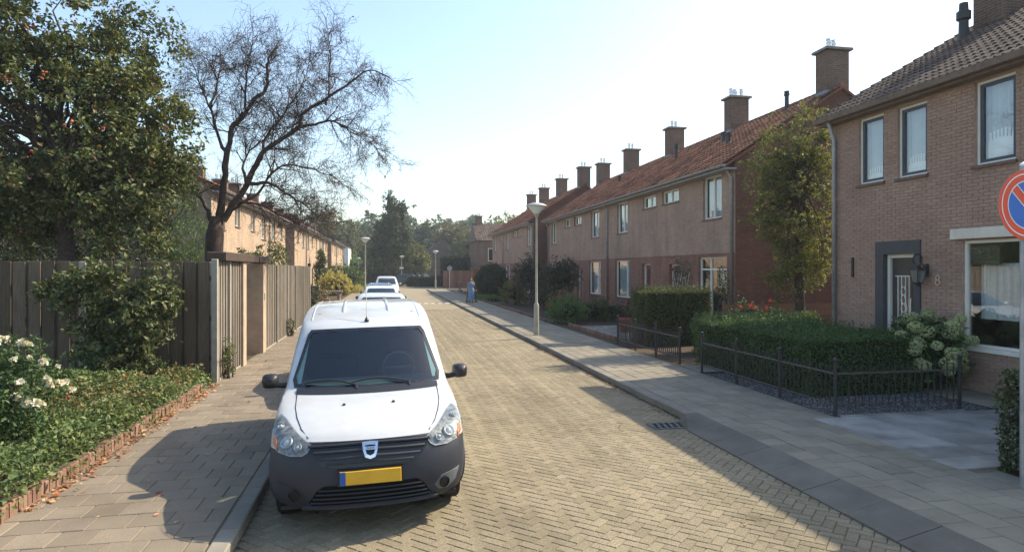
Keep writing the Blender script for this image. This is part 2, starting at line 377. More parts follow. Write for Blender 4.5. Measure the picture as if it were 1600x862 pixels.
def copy_tree(o, parent=None):
    c = o.copy(); col.objects.link(c); c.parent = parent
    for ch in list(o.children): copy_tree(ch, c)
    return c
CAM = np.array([0, 0, 2.2])
def seen(x, y, z=0.):
    """how large a piece shows: 0 when it is out of the frame"""
    c_, s_ = math.cos(YAW), math.sin(YAW); zc = y*c_+x*s_
    if zc < 1: return 0
    u, v = 800+1000*(x*c_-y*s_)/zc, 422-1000*(z-2.2)/zc
    return 1/zc if -20 < u < 1620 and -20 < v < 880 else 0

# ------------------------------------------------------------------ foliage helpers
def unit(a): return a/np.maximum(np.linalg.norm(a, axis=1, keepdims=True), 1e-9)
def leaves(P, size, aspect=.55, up=.35, out=None, var=.35, droop=0.):
    """one folded four-cornered leaf per point"""
    n = len(P); N = NR.normal(size=(n, 3)); N[:, 2] += up*2
    if out is not None: N += out*1.2
    N = unit(N); A = NR.normal(size=(n, 3)); A[:, 2] -= droop
    A = unit(A-N*np.sum(A*N, axis=1, keepdims=True)); S = np.cross(N, A)
    L = (size*(1+var*NR.uniform(-1, 1, n)))[:, None]; W = L*aspect*.5
    V = np.stack([P, P+A*L*.45+S*W+N*W*.35, P+A*L, P+A*L*.45-S*W+N*W*.35], axis=1).reshape(-1, 3)
    return V, np.arange(4*n).reshape(n, 4)
def sphere_pts(n): return unit(NR.normal(size=(n, 3)))
def clumps(ells, ncl, per, cr, shell=.45):
    """leaf points in clumps spread through the ellipsoids (cx,cy,cz,rx,ry,rz)"""
    w = np.array([e[3]*e[4]*e[5] for e in ells])**.7; w = w/w.sum(); P = []; O = []; Cc = []
    for e, k in zip(ells, np.maximum(1, (w*ncl).astype(int))):
        d = sphere_pts(k); r = NR.uniform(shell, 1., (k, 1))**.6
        c = np.array(e[:3])+d*r*np.array(e[3:6]); Cc.append(c)
        for q, dd in zip(c, d):
            m = int(per*NR.uniform(.5, 1.5)); s = cr*NR.uniform(.6, 1.35)
            k = max(2, m//8); st = NR.normal(size=(k, 3))*s*.38; dv = unit(NR.normal(size=(k, 3))*.8+dd*.9)*s*NR.uniform(.4, 1., (k, 1))
            j = NR.integers(0, k, m); u = NR.uniform(0, 1, (m, 1)); pp = q+st[j]+dv[j]*u+NR.normal(size=(m, 3))*s*.07; pp[:, 2] -= (u[:, 0]**2)*s*.15
            P.append(pp); O.append(np.repeat(dd[None], m, 0))
    return np.concatenate(P), np.concatenate(O), np.concatenate(Cc)
def limb(mb, a, b, r0, r1, wob=.12, n=6, seg=5):
    a, b = Vector(a), Vector(b); L = (b-a).length; pts = []
    for i in range(seg+1):
        t = i/seg; p = a.lerp(b, t); p.z += math.sin(t*math.pi)*L*.06
        if 0 < i < seg: p += Vector((R.uniform(-1, 1), R.uniform(-1, 1), R.uniform(-1, 1)))*wob*L*.3
        pts.append(p)
    mb.tube(pts, [r0+(r1-r0)*i/seg for i in range(seg+1)], n, False); return pts
def tree(name, label, cat, base, ells, ncl, per, cr, leaf, mat, tr=.12, th=None, bark='bark', group=None, aspect=.55, up=.35, shell=.45, limbs=26, droop=0., core=None):
    t = thing(name, label, cat, base, 0, group); b = Vector((0, 0, 0))
    P, O, Cc = clumps(ells, ncl, per, cr, shell)
    zt = th if th is not None else ells[0][2]
    mb = MB(); ex, ey = ells[0][0], ells[0][1]
    mid = (ex*.5+R.uniform(-.1, .1), ey*.5, zt*.5); top = (ex, ey, zt)
    mb.tube([(0, 0, -.1), (0, 0, .05), mid, top], [tr*1.5, tr*1.15, tr*.85, tr*.4], 9)
    idx = NR.permutation(len(Cc))[:limbs]
    for k in idx:
        f = R.uniform(.45, 1.); st = Vector(mid).lerp(Vector(top), f) if f < 1 else Vector(top)
        limb(mb, st, Cc[k], tr*.32*(1.3-f*.7), .008, .2, 5)
    mb.build('trunk', M[bark], t, 3)
    V, F = leaves(P, leaf, aspect, up, O*.6, .4, droop)
    o = link('crown', npmesh('crown', V, F, M[mat]), t)
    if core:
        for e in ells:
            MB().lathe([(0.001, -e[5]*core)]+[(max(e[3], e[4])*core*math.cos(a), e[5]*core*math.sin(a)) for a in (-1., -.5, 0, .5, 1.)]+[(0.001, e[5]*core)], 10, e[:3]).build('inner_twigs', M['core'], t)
    return t
def shrub(name, label, cat, base, ells, ncl, per, cr, leaf, mat, group=None, aspect=.55, up=.35, stems=7, shell=.3, core=.55, smat='bark'):
    t = thing(name, label, cat, base, 0, group)
    P, O, Cc = clumps(ells, ncl, per, cr, shell); k = P[:, 2] > .01; P, O = P[k], O[k]
    V, F = leaves(P, leaf, aspect, up, O*.5, .4)
    link('foliage', npmesh('foliage', V, F, M[mat]), t)
    mb = MB()
    for i in range(stems):
        q = Cc[R.randrange(len(Cc))]
        limb(mb, (R.uniform(-.08, .08), R.uniform(-.08, .08), -.02), q, .018, .005, .15, 5)
    mb.build('stem', M[smat], t, 3)
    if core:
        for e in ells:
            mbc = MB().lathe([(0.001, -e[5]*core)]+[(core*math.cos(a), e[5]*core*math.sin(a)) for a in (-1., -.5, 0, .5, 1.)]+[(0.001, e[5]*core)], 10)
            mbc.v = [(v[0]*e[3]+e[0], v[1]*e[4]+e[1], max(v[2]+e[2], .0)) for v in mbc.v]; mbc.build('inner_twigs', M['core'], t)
    return t
def hedge(name, label, x0, x1, y0, y1, h, mat, dens=1500, leaf=.045, bumpy=.05, group=None, cat='hedge', aspect=.55, z0=.02, sprigs=0):
    cx, cy = (x0+x1)/2, (y0+y1)/2
    t = thing(name, label, cat, (cx, cy, z0), 0, group)
    a, b = (x1-x0)/2, (y1-y0)/2; P = []; O = []
    def wave(p, q, s): return bumpy*(np.sin(p*4.1+s)*np.sin(q*3.3+s*2)+.6*np.sin(p*9.7+q*7.9+s*3))
    for nx, ny, area in ((1, 0, 2*b*h), (-1, 0, 2*b*h), (0, 1, 2*a*h), (0, -1, 2*a*h)):
        n = int(area*dens); u = NR.uniform(-1, 1, n); z = NR.uniform(.03, 1, n)*h
        x = nx*a if nx else u*a; y = ny*b if ny else u*b
        w = wave(u*(b if nx else a), z, a*3+nx+ny*2)-np.abs(NR.normal(0, .025, n))
        w = w-.07*(z/h)**6
        P.append(np.stack([x+nx*w+np.zeros(n), y+ny*w+np.zeros(n), z], 1)); O.append(np.tile([nx, ny, .2], (n, 1)))
    n = int(4*a*b*dens*1.15); x = NR.uniform(-a, a, n); y = NR.uniform(-b, b, n)
    w = wave(x, y, a)-np.abs(NR.normal(0, .02, n)); e = np.maximum(np.abs(x)/a, np.abs(y)/b); w = w-.07*e**8
    P.append(np.stack([x, y, h+w], 1)); O.append(np.tile([0, 0, 1.], (n, 1)))
    if sprigs:
        x = NR.uniform(-a, a, sprigs); y = NR.uniform(-b, b, sprigs)
        for k in range(5):
            P.append(np.stack([x+NR.normal(0, .012, sprigs), y+NR.normal(0, .012, sprigs), h+.02+k*.022+NR.uniform(0, .02, sprigs)], 1)); O.append(np.tile([0, 0, .6], (sprigs, 1)))
    P = np.concatenate(P); O = np.concatenate(O).astype(float)
    V, F = leaves(P, leaf, aspect, .15, O*.7, .4)
    link('foliage', npmesh('foliage', V, F, M[mat]), t)
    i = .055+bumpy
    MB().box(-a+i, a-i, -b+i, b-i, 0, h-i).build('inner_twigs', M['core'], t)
    return t
# ------------------------------------------------------------------ ground, road, pavements
def sheet(name, mat, x0, x1, y0, y1, z, parent=None):
    o = MB().quad((x0, y0, z), (x1, y0, z), (x1, y1, z), (x0, y1, z)).build(name, mat, parent)
    return o if parent else struct(o)
KL, KR = -1.17, 4.24            # kerb faces left and right
sheet('ground', M['land'], -500, 500, -60, 900, -.06)
road = sheet('road', M['joint'], KL-.05, KR+.05, -12, 36, 0.)
def roadmat():
    t = NT('far_paving'); c = t.ramp(t.noise(1.2, 5), [(.3, (.235, .197, .135)), (.7, (.285, .24, .165))])
    c = t.mix(c, t.ramp(t.noise(24, 3), [(.35, (.8,)*3), (.65, (1.12,)*3)]), 1., 'MULTIPLY')
    return t.fin(c, .9, t.bump(t.noise(40, 3), .5, .01), .2)
M['road_far'] = roadmat()
sheet('road_far', M['road_far'], KL-.05, KR+.05, 36, 70, .006)
sheet('junction', M['road_far'], -60, 70, 70, 82, .006)
sheet('junction_pavement', M['kerb'], -60, 70, 82.0, 83.6, .05)

# herringbone pavers at 45 degrees to the kerbs
U = .098; c45 = math.sqrt(.5)
pav = []
n0 = 300
for i in range(-n0, n0):
    for j in range(-n0, n0):
        k = (i-j) % 4
        if k == 0: cu, cv, ho = i+1., j+.5, 0
        elif k == 3: cu, cv, ho = i+.5, j+1., 1
        else: continue
        u, v = cu*U, cv*U
        x, y = (u-v)*c45+1.5, (u+v)*c45+17.
        if KL-.02 < x < KR+.02 and 2.6 < y < 36: pav.append((x, y, ho))
def paver_v(ho):
    a, b = (U-.0025, U/2-.0025) if ho == 0 else (U/2-.0025, U-.0025)
    q = .005
    pts = [(-a, -b, 0), (a, -b, 0), (a, b, 0), (-a, b, 0), (-a+q, -b+q, 1), (a-q, -b+q, 1), (a-q, b-q, 1), (-a+q, b-q, 1)]
    return [((p[0]-p[1])*c45, (p[0]+p[1])*c45, p[2]) for p in pts]
PF = [(0, 1, 5, 4), (1, 2, 6, 5), (2, 3, 7, 6), (3, 0, 4, 7), (4, 5, 6, 7)]
PV = [np.array(paver_v(h)) for h in (0, 1)]
def vanhid(x, y): return -1.1 < x < .85 and y > 5.3
pav.sort(key=lambda p: -(seen(p[0], p[1]) if not vanhid(p[0], p[1]) else 0))
pm = []
for h in (0, 1):
    q = MB(); q.add([(v[0], v[1], .002+.008*v[2]) for v in PV[h]], PF); pm.append(q.mesh('paver', M['paver']))
for x, y, h in pav[:300]:
    link('paver', pm[h], road, (x, y, R.uniform(-.001, .002)), (R.uniform(-.006, .006), R.uniform(-.006, .006), R.uniform(-.02, .02)))
V = []; F = []
for k, (x, y, h) in enumerate(pav[300:]):
    p = PV[h].copy(); tx, ty = R.uniform(-.006, .006), R.uniform(-.006, .006)
    z = .002+p[:, 2]*.008+R.uniform(-.001, .002)+p[:, 0]*tx+p[:, 1]*ty
    ra = R.uniform(-.02, .02); px_, py_ = p[:, 0]-ra*p[:, 1], p[:, 1]+ra*p[:, 0]
    V.append(np.stack([px_+x+R.uniform(-.001, .001), py_+y+R.uniform(-.001, .001), z], 1)); F.extend([[8*k+i for i in f] for f in PF])
o = link('paving', npmesh('paving', np.concatenate(V), np.array(F), M['paver']), road); kind(o, 'stuff')
# white dash studs across the road by the crossing
for i in range(7):
    MB().bbox(1.0+i*.46, 1.26+i*.46, 42.2, 42.75, .006, .014).build('marking', M['line_white'], road)

# pavements: bed sheet + slabs
SW = .115
pl = sheet('pavement_left', M['joint'], -3.2, KL-.15, -12, 75, SW-.012)
pr = sheet('pavement_right', M['joint'], KR+.19, 6.30, -12, 71, SW-.012)
def tiles(parent, x0, x1, y0, y1, s, mat, cont, skip=None):
    items = []; q = MB(); h = s/2-.003; q.bbox(-h, h, -h, h, -.02, .0, .005); me = q.mesh('paving_slab', mat)
    nx, ny = int((x1-x0)/s+.5), int((y1-y0)/s)
    for i in range(-1, nx+1):
        for j in range(ny):
            x = x0+(i+.5)*s; y = y0+(j+.5)*s
            if cont == 'y': y += (i % 2)*s/2
            else: x += (j % 2)*s/2
            if min(x+h, x1)-max(x-h, x0) < .04: continue
            if skip and skip(x, y): continue
            items.append((x, y))
    items.sort(key=lambda p: -(seen(p[0], p[1], SW) if not vanhid(p[0], p[1]) else 0))
    def xs(x): return (max(x-h, x0), min(x+h, x1))
    for x, y in items[:300]:
        a, b = xs(x); z = SW+R.uniform(-.003, .003)
        if b-a > 2*h-.01: link('paving_slab', me, parent, (x, y, z), (R.uniform(-.008, .008), R.uniform(-.008, .008), R.uniform(-.006, .006)))
        else: MB().bbox(a, b, y-h, y+h, z-.02, z, .005).build('paving_slab', mat, parent)
    q = MB()
    for x, y in items[300:]:
        a, b = xs(x); z = SW+R.uniform(-.003, .003); q.bbox(a, b, y-h, y+h, z-.02, z, .005)
    kind(q.build('slab_paving', mat, parent), 'stuff')
tiles(pr, KR+.215, 6.28, 3., 46, .3, M['tile'], 'y', lambda x, y: x > 5.85 and 5.6 < y < 8.05)
tiles(pl, -3.14, KL-.17, 3.6, 34, .3, M['tile_left'], 'x')
sheet('pavement_right_far', M['tile'], KR+.14, 6.28, 46, 71, SW)
sheet('pavement_left_far', M['tile_left'], -3.14, KL-.15, 34, 75, SW)
# kerbs, stone by stone
def kerb(name, xa, xb, y0, y1, L, mat, ztop=SW+.004):
    k = struct(bpy.data.objects.new(name, None)); col.objects.link(k); y = y0; meshes = {}
    q = MB(); a, b = (0, xb-xa); q.bbox(a, b, .004, L-.004, -.1, 0, .012); me = q.mesh('kerb_stone', mat)
    while y < y1-.05:
        link('kerb_stone', me, k, (xa+R.uniform(-.006, .006), y, ztop+R.uniform(-.004, .004))); y += L
    return k
kerb('kerb_right', KR+.005, KR+.205, 8.66, 70, 1., M['kerb'])
kerb('kerb_left', KL-.155, KL-.005, 2.5, 70, 1., M['kerb'])
kl = MB().box(KL-.155, KL, -12, 2.5, -.1, SW); struct(kl.build('kerb_left_rear', M['kerb']))
# dropped kerb of large sloping blocks before the drive
rb = struct(bpy.data.objects.new('kerb_ramp', None)); col.objects.link(rb)
q = MB(); q.add([(0, .004, -.1), (.43, .004, -.1), (.43, .596, -.1), (0, .596, -.1), (0, .004, .012), (.43, .004, .104), (.43, .596, .104), (0, .596, .012)],
                [(4, 5, 6, 7), (0, 1, 5, 4), (1, 2, 6, 5), (2, 3, 7, 6), (3, 0, 4, 7)])
rme = q.mesh('ramp_block', M['ramp_block'])
for i in range(13): link('ramp_block', rme, rb, (4.02, 7.45-.6*i, .014+R.uniform(-.002, .003)))
# the tapered end block
q = MB(); q.add([(.0, 0, -.1), (.43, 0, -.1), (.43, .6, -.1), (0, .6, -.1), (.0, 0, .02), (.43, 0, .112), (.43, .6, .118), (.225, .6, .118)],
                [(4, 5, 6, 7), (0, 1, 5, 4), (1, 2, 6, 5), (2, 3, 7, 6), (3, 0, 4, 7)])
q.build('ramp_end_block', M['ramp_block'], rb, None, (4.02, 8.05, .005))
# street drain
dr = thing('street_drain', 'cast iron street drain grate sunk in the road beside the kerb', 'drain', (3.86, 8.42, .012))
MB().bbox(-.25, .25, -.17, .17, 0, .012).build('frame', M['cast'], dr)
for r_ in range(2):
    for i in range(5):
        x = -.2+i*.09+r_*.03
        MB().box(x, x+.045, -.13+r_*.14, -.02+r_*.14, .0122, .0145).build('slot', M['black'], dr)
# gardens
sheet('garden_soil_right', M['soil'], 6.30, 11.6, 13.0, 72, .085)
sheet('garden_soil_left', M['soil'], -40, -3.2, -12, 28, .085)
sheet('front_yard_left', M['soil'], -40, -3.2, 28, 100, .07)
sheet('back_gardens_right', M['land'], 11.6, 60, -12, 90, .02)
sheet('garden_soil_near', M['soil'], 6.30, 10.2, -12, 13.0, .08)
# driveway slabs
dw = sheet('driveway', M['joint'], 5.86, 10.05, 5.66, 8.06, .1035)
for i in range(5):
    for j in range(6):
        x0, y0 = 5.88+i*.83, 5.69+j*.39
        MB().bbox(x0, x0+.824, y0, y0+.384, .104, .118+R.uniform(-.002, .002), .005).build('driveway_slab', M['slab'], dw)
pt = sheet('path_to_door', M['joint'], 9.05, 10.02, 8.04, 13., .10)
for i in range(3):
    for j in range(16):
        x0, y0 = 9.08+i*.31, 8.06+j*.305
        MB().bbox(x0, x0+.304, y0, y0+.299, .10, .113+R.uniform(-.002, .002), .005).build('path_slab', M['tile'], pt)
for j in range(18):
    MB().bbox(6.36+.115*j, 6.36+.115*j+.11, 8.035, 8.085, .05, .13).build('edging_block', M['slab'], dw)
# crossing path between the two iron fences
p2 = sheet('garden_path', M['joint'], 6.29, 11.4, 12.15, 13.15, .103)
for i in range(17):
    for j in range(3):
        MB().bbox(6.31+i*.3, 6.31+i*.3+.294, 12.18+j*.31, 12.18+j*.31+.304, .104, .117, .005).build('path_slab', M['tile'], p2)
# gravel: stones as one uncountable mass each
def gravel(name, label, x0, x1, y0, y1, z, n, s, mat):
    P = np.stack([NR.uniform(x0, x1, n), NR.uniform(y0, y1, n), np.full(n, z)], 1)
    oc = np.array([[1, 0, 0], [0, 1, 0], [-1, 0, 0], [0, -1, 0], [0, 0, .8]]); sz = s*NR.uniform(.5, 1.3, (n, 1, 1))
    ang = NR.uniform(0, 6.28, n); ca, sa = np.cos(ang), np.sin(ang); Rm = np.zeros((n, 3, 3)); Rm[:, 0, 0] = ca; Rm[:, 0, 1] = -sa; Rm[:, 1, 0] = sa; Rm[:, 1, 1] = ca; Rm[:, 2, 2] = 1
    V = (np.einsum('nij,kj->nki', Rm, oc)*sz*NR.uniform(.7, 1.2, (n, 1, 3))+P[:, None, :]).reshape(-1, 3)
    b = (np.arange(n)*5)[:, None, None]; F = (np.array([[0, 1, 4], [1, 2, 4], [2, 3, 4], [3, 0, 4]])[None]+b).reshape(-1, 3)
    o = link(name, npmesh(name, V, F, M[mat])); kind(o, 'stuff'); tag(o, label, 'gravel'); return o
gravel('dark_gravel', 'dark grey gravel under the clipped hedge behind the iron fence', 6.36, 9.05, 8.10, 12.1, .085, 16000, .016, 'gravel_dark')
gravel('pale_gravel', 'pale gravel bed in the open front garden behind the brick edging', 6.75, 9.6, 18.4, 23.2, .09, 14000, .024, 'gravel')

# left bed edging: bricks on end
be = thing('brick_edging', 'low edging of upright red bricks along the flower bed', 'edging', (-3.17, 4.0, 0))
q = MB(); q.bbox(-.05, .05, .004, .066, 0, 0.24, .008); bme = q.mesh('brick', M['edge_brick'])
for i in range(112):
    link('brick', bme, be, (R.uniform(-.005, .005), i*.07, R.uniform(-.008, .006)), (R.uniform(-.015, .015), R.uniform(-.025, .025), R.uniform(-.03, .03)))
# low edging on the right gardens
def edging(name, label, x, y0, y1, h, mat, L=.5, axis='y', group=None):
    t = thing(name, label, 'edging', (x, y0, 0) if axis == 'y' else (y0, x, 0), 0, group); n = int((y1-y0)/L)
    q = MB()
    if axis == 'y': q.bbox(-.05, .05, .005, L-.005, 0, h, .008)
    else: q.bbox(.005, L-.005, -.05, .05, 0, h, .008)
    me = q.mesh('edging_block', M[mat])
    for i in range(n): link('edging_block', me, t, (R.uniform(-.01, .01), i*L, R.uniform(-.01, .01)) if axis == 'y' else (i*L, R.uniform(-.01, .01), R.uniform(-.01, .01)))
edging('garden_edging', 'low dark brick edging beside the pale gravel bed', 6.72, 18.2, 23.2, .22, 'edge_brick', .25)
edging('garden_edging', 'low timber edging along the gardens past the street lamp', 6.38, 25.5, 44, .2, 'wood_red', 1.)
edging('garden_edging', 'low edging in front of the far block beyond the woman', 6.38, 48, 69, .2, 'stone', 1.)

# fallen leaves along the bed and in the gutter
def litter(name, label, pts, size, mat):
    V, F = leaves(np.array(pts), size, .6, 1.6, None, .5); o = link(name, npmesh(name, V, F, M[mat])); kind(o, 'stuff'); return tag(o, label, 'leaves')
pts = [(-3.08+abs(R.gauss(0, .07)), R.uniform(6.2, 12.5), SW+.008+R.random()*.01) for _ in range(520)]
pts += [(-3.0+R.random()*1.6, R.uniform(5, 20), SW+.006) for _ in range(70)]
litter('fallen_leaves', 'dry red and brown leaves fallen along the bed edging', pts, .055, 'fallen')
pts = [(KR-.04-abs(R.gauss(0, .05)), R.uniform(8.4, 18), .014+R.random()*.01) for _ in range(260)]
pts += [(R.uniform(0.9, 4.1), R.uniform(4.6, 16), .014) for _ in range(26)]
litter('gutter_leaves', 'brown leaves lying in the gutter by the drain', pts, .05, 'fallen')
# ------------------------------------------------------------------ windows, houses
def window(parent, side, X, y0, y1, z0, z1, frame='frame_white', mull=(), trans=None, depth=.09, fw=.06, behind=None, sill=True, frame2=None, cz=None, name='window'):
    """window in a wall on plane X whose outside is towards side (-1: faces -X, +1: faces +X)"""
    d = -side; xo = X+d*depth                        # outer face of the frame, set back in the wall
    a, b = sorted((xo, xo+d*.07))
    q = MB(); q.box(a, b, y0+.001, y0+fw, z0+.001, z1-.001); q.box(a, b, y1-fw, y1-.001, z0+.001, z1-.001)
    q.box(a, b, y0+fw, y1-fw, z0+.001, z0+fw); q.box(a, b, y0+fw, y1-fw, z1-fw, z1-.001)
    for m in mull: q.box(a+.002, b-.002, y0+(y1-y0)*m-.035, y0+(y1-y0)*m+.035, z0+fw, z1-fw)
    if trans: q.box(a+.003, b-.003, y0+fw, y1-fw, z0+(z1-z0)*trans-.03, z0+(z1-z0)*trans+.03)
    w = q.build(name, M[frame], parent)
    if frame2:
        q = MB(); c, e = sorted((xo+d*.012, xo+d*.06)); g = .055; k = fw+.0
        q.box(c, e, y0+k, y0+k+g, z0+k, z1-k); q.box(c, e, y1-k-g, y1-k, z0+k, z1-k)
        q.box(c, e, y0+k+g, y1-k-g, z0+k, z0+k+g); q.box(c, e, y0+k+g, y1-k-g, z1-k-g, z1-k)
        q.build('casement', M[frame2], w)
    xp = xo+d*.04
    edges = [y0+fw*.5]+[y0+(y1-y0)*m for m in mull]+[y1-fw*.5]
    for ya, yb in zip(edges[:-1], edges[1:]):
        p = MB().quad((xp, ya, z0+fw*.5), (xp, yb, z0+fw*.5), (xp, yb, z1-fw*.5), (xp, ya, z1-fw*.5)).build('pane', M['pane'], w)
    if behind:
        xc = xo+d*.16; n = 24; q = MB()
        zb = z0 if cz is None else cz
        for i in range(n):
            ya, yb = y0+(y1-y0)*i/n, y0+(y1-y0)*(i+1)/n; wa, wb = .018*math.sin(i*1.9), .018*math.sin((i+1)*1.9)
            q.quad((xc+wa, ya, zb), (xc+wb, yb, zb), (xc+wb, yb, z1), (xc+wa, ya, z1))
        q.build('curtain', M[behind], w)
    if sill:
        a, b = sorted((X+side*.05, X+d*depth)); MB().box(a, b, y0-.04, y1+.04, z0-.055, z0-.001).build('sill', M['sill'], w)
    return w
def wallmesh(side, X, y0, y1, z0, z1, holes, thick=.17):
    """outer skin of a wall on plane X with openings and their reveals"""
    q = MB(); ys = sorted({y0, y1}|{h[0] for h in holes}|{h[1] for h in holes}); zs = sorted({z0, z1}|{h[2] for h in holes}|{h[3] for h in holes})
    ys = [y for y in ys if y0 <= y <= y1]; zs = [z for z in zs if z0 <= z <= z1]
    for ya, yb in zip(ys[:-1], ys[1:]):
        for za, zb in zip(zs[:-1], zs[1:]):
            cy, cz = (ya+yb)/2, (za+zb)/2
            if any(h[0] < cy < h[1] and h[2] < cz < h[3] for h in holes): continue
            q.quad((X, ya, za), (X, yb, za), (X, yb, zb), (X, ya, zb))
    xi = X-side*thick
    for a, b, c, d in holes:
        c2, d2 = max(c, z0), min(d, z1)
        if c2 >= d2: continue
        q.quad((X, a, c2), (xi, a, c2), (xi, a, d2), (X, a, d2)); q.quad((X, b, c2), (X, b, d2), (xi, b, d2), (xi, b, c2))
        if c >= z0: q.quad((X, a, c), (X, b, c), (xi, b, c), (xi, a, c))
        if d <= z1: q.quad((X, a, d), (xi, a, d), (xi, b, d), (X, b, d))
    return q
def tile_roof(side, Xe, Xr, Ze, Zr, y0, y1, tw=.24, course=.33, wave=.042, n=5):
    """pantiles: every course a row of rolled tiles lapping the course below"""
    q = MB(); L = math.hypot(Xr-Xe, Zr-Ze); nc = max(1, int(L/course)); ux, uz = (Xr-Xe)/L, (Zr-Ze)/L; nx, nz = -uz*(1 if ux > 0 else -1), abs(ux)
    nt = int((y1-y0)/tw); tw = (y1-y0)/nt; V = []; F = []
    prof = [(0, .2), (.22, 1.), (.45, .5), (.7, 0.), (1., .2)]
    for c in range(nc):
        s0, s1 = L*c/nc, L*(c+1)/nc+.05
        for k in range(nt):
            j = R.uniform(-.004, .004); b = len(V)
            for s, lift in ((s0, .05+j), (s1, .006+j)):
                for u, h in prof:
                    o = lift+h*wave; V.append((Xe+ux*s+nx*o, y0+(k+u)*tw, Ze+uz*s+nz*o))
            for u, h in prof: V.append((Xe+ux*s0, y0+(k+u)*tw, Ze+uz*s0+.004))
            F += [(b+i, b+i+1, b+6+i, b+5+i) for i in range(4)]+[(b+10+i, b+11+i, b+i+1, b+i) for i in range(4)]
    q.v = V; q.f = F; return q
def chimney(parent, x, y, z0, z1, wx, wy, pots=3, cap=.1, potmat='steel', name='chimney'):
    q = MB(); hx, hy = wx/2, wy/2
    c = MB(); c.box(x-hx, x+hx, y-hy, y+hy, z0, z1)
    me = c.mesh(name, M['chim_y']); me.materials.append(M['chim_x'])
    for p in me.polygons:
        if abs(p.normal.y) > .5: p.material_index = 1
    ch = link(name, me, parent)
    MB().bbox(x-hx-cap, x+hx+cap, y-hy-cap, y+hy+cap, z1+.001, z1+.10, .02).build('cap', M['cap'], ch)
    for i in range(pots):
        px = x+(i-(pots-1)/2)*wx*.3; py = y+(i % 2)*wy*.16
        MB().lathe([(.085, 0), (.085, .22), (.105, .23), (.105, .27), (.075, .275), (.075, .33), (.105, .34), (.105, .39), (0.001, .40)], 10, (px, py, z1+.10)).build('pot', M[potmat], ch)
    MB().box(x-hx-.02, x+hx+.02, y-hy-.02, y+hy+.02, z0, z0+.34).build('flashing', M['lead'], ch)
    return ch
def downpipe(parent, x, y, z0, z1, r=.04, hook=(0, 0), mat='zinc'):
    MB().tube([(x+hook[0], y+hook[1], z1+.02), (x+hook[0]*.6, y+hook[1]*.6, z1-.12), (x, y, z1-.42), (x, y, z0)], r, 10).build('downpipe', M[mat], parent, 3)

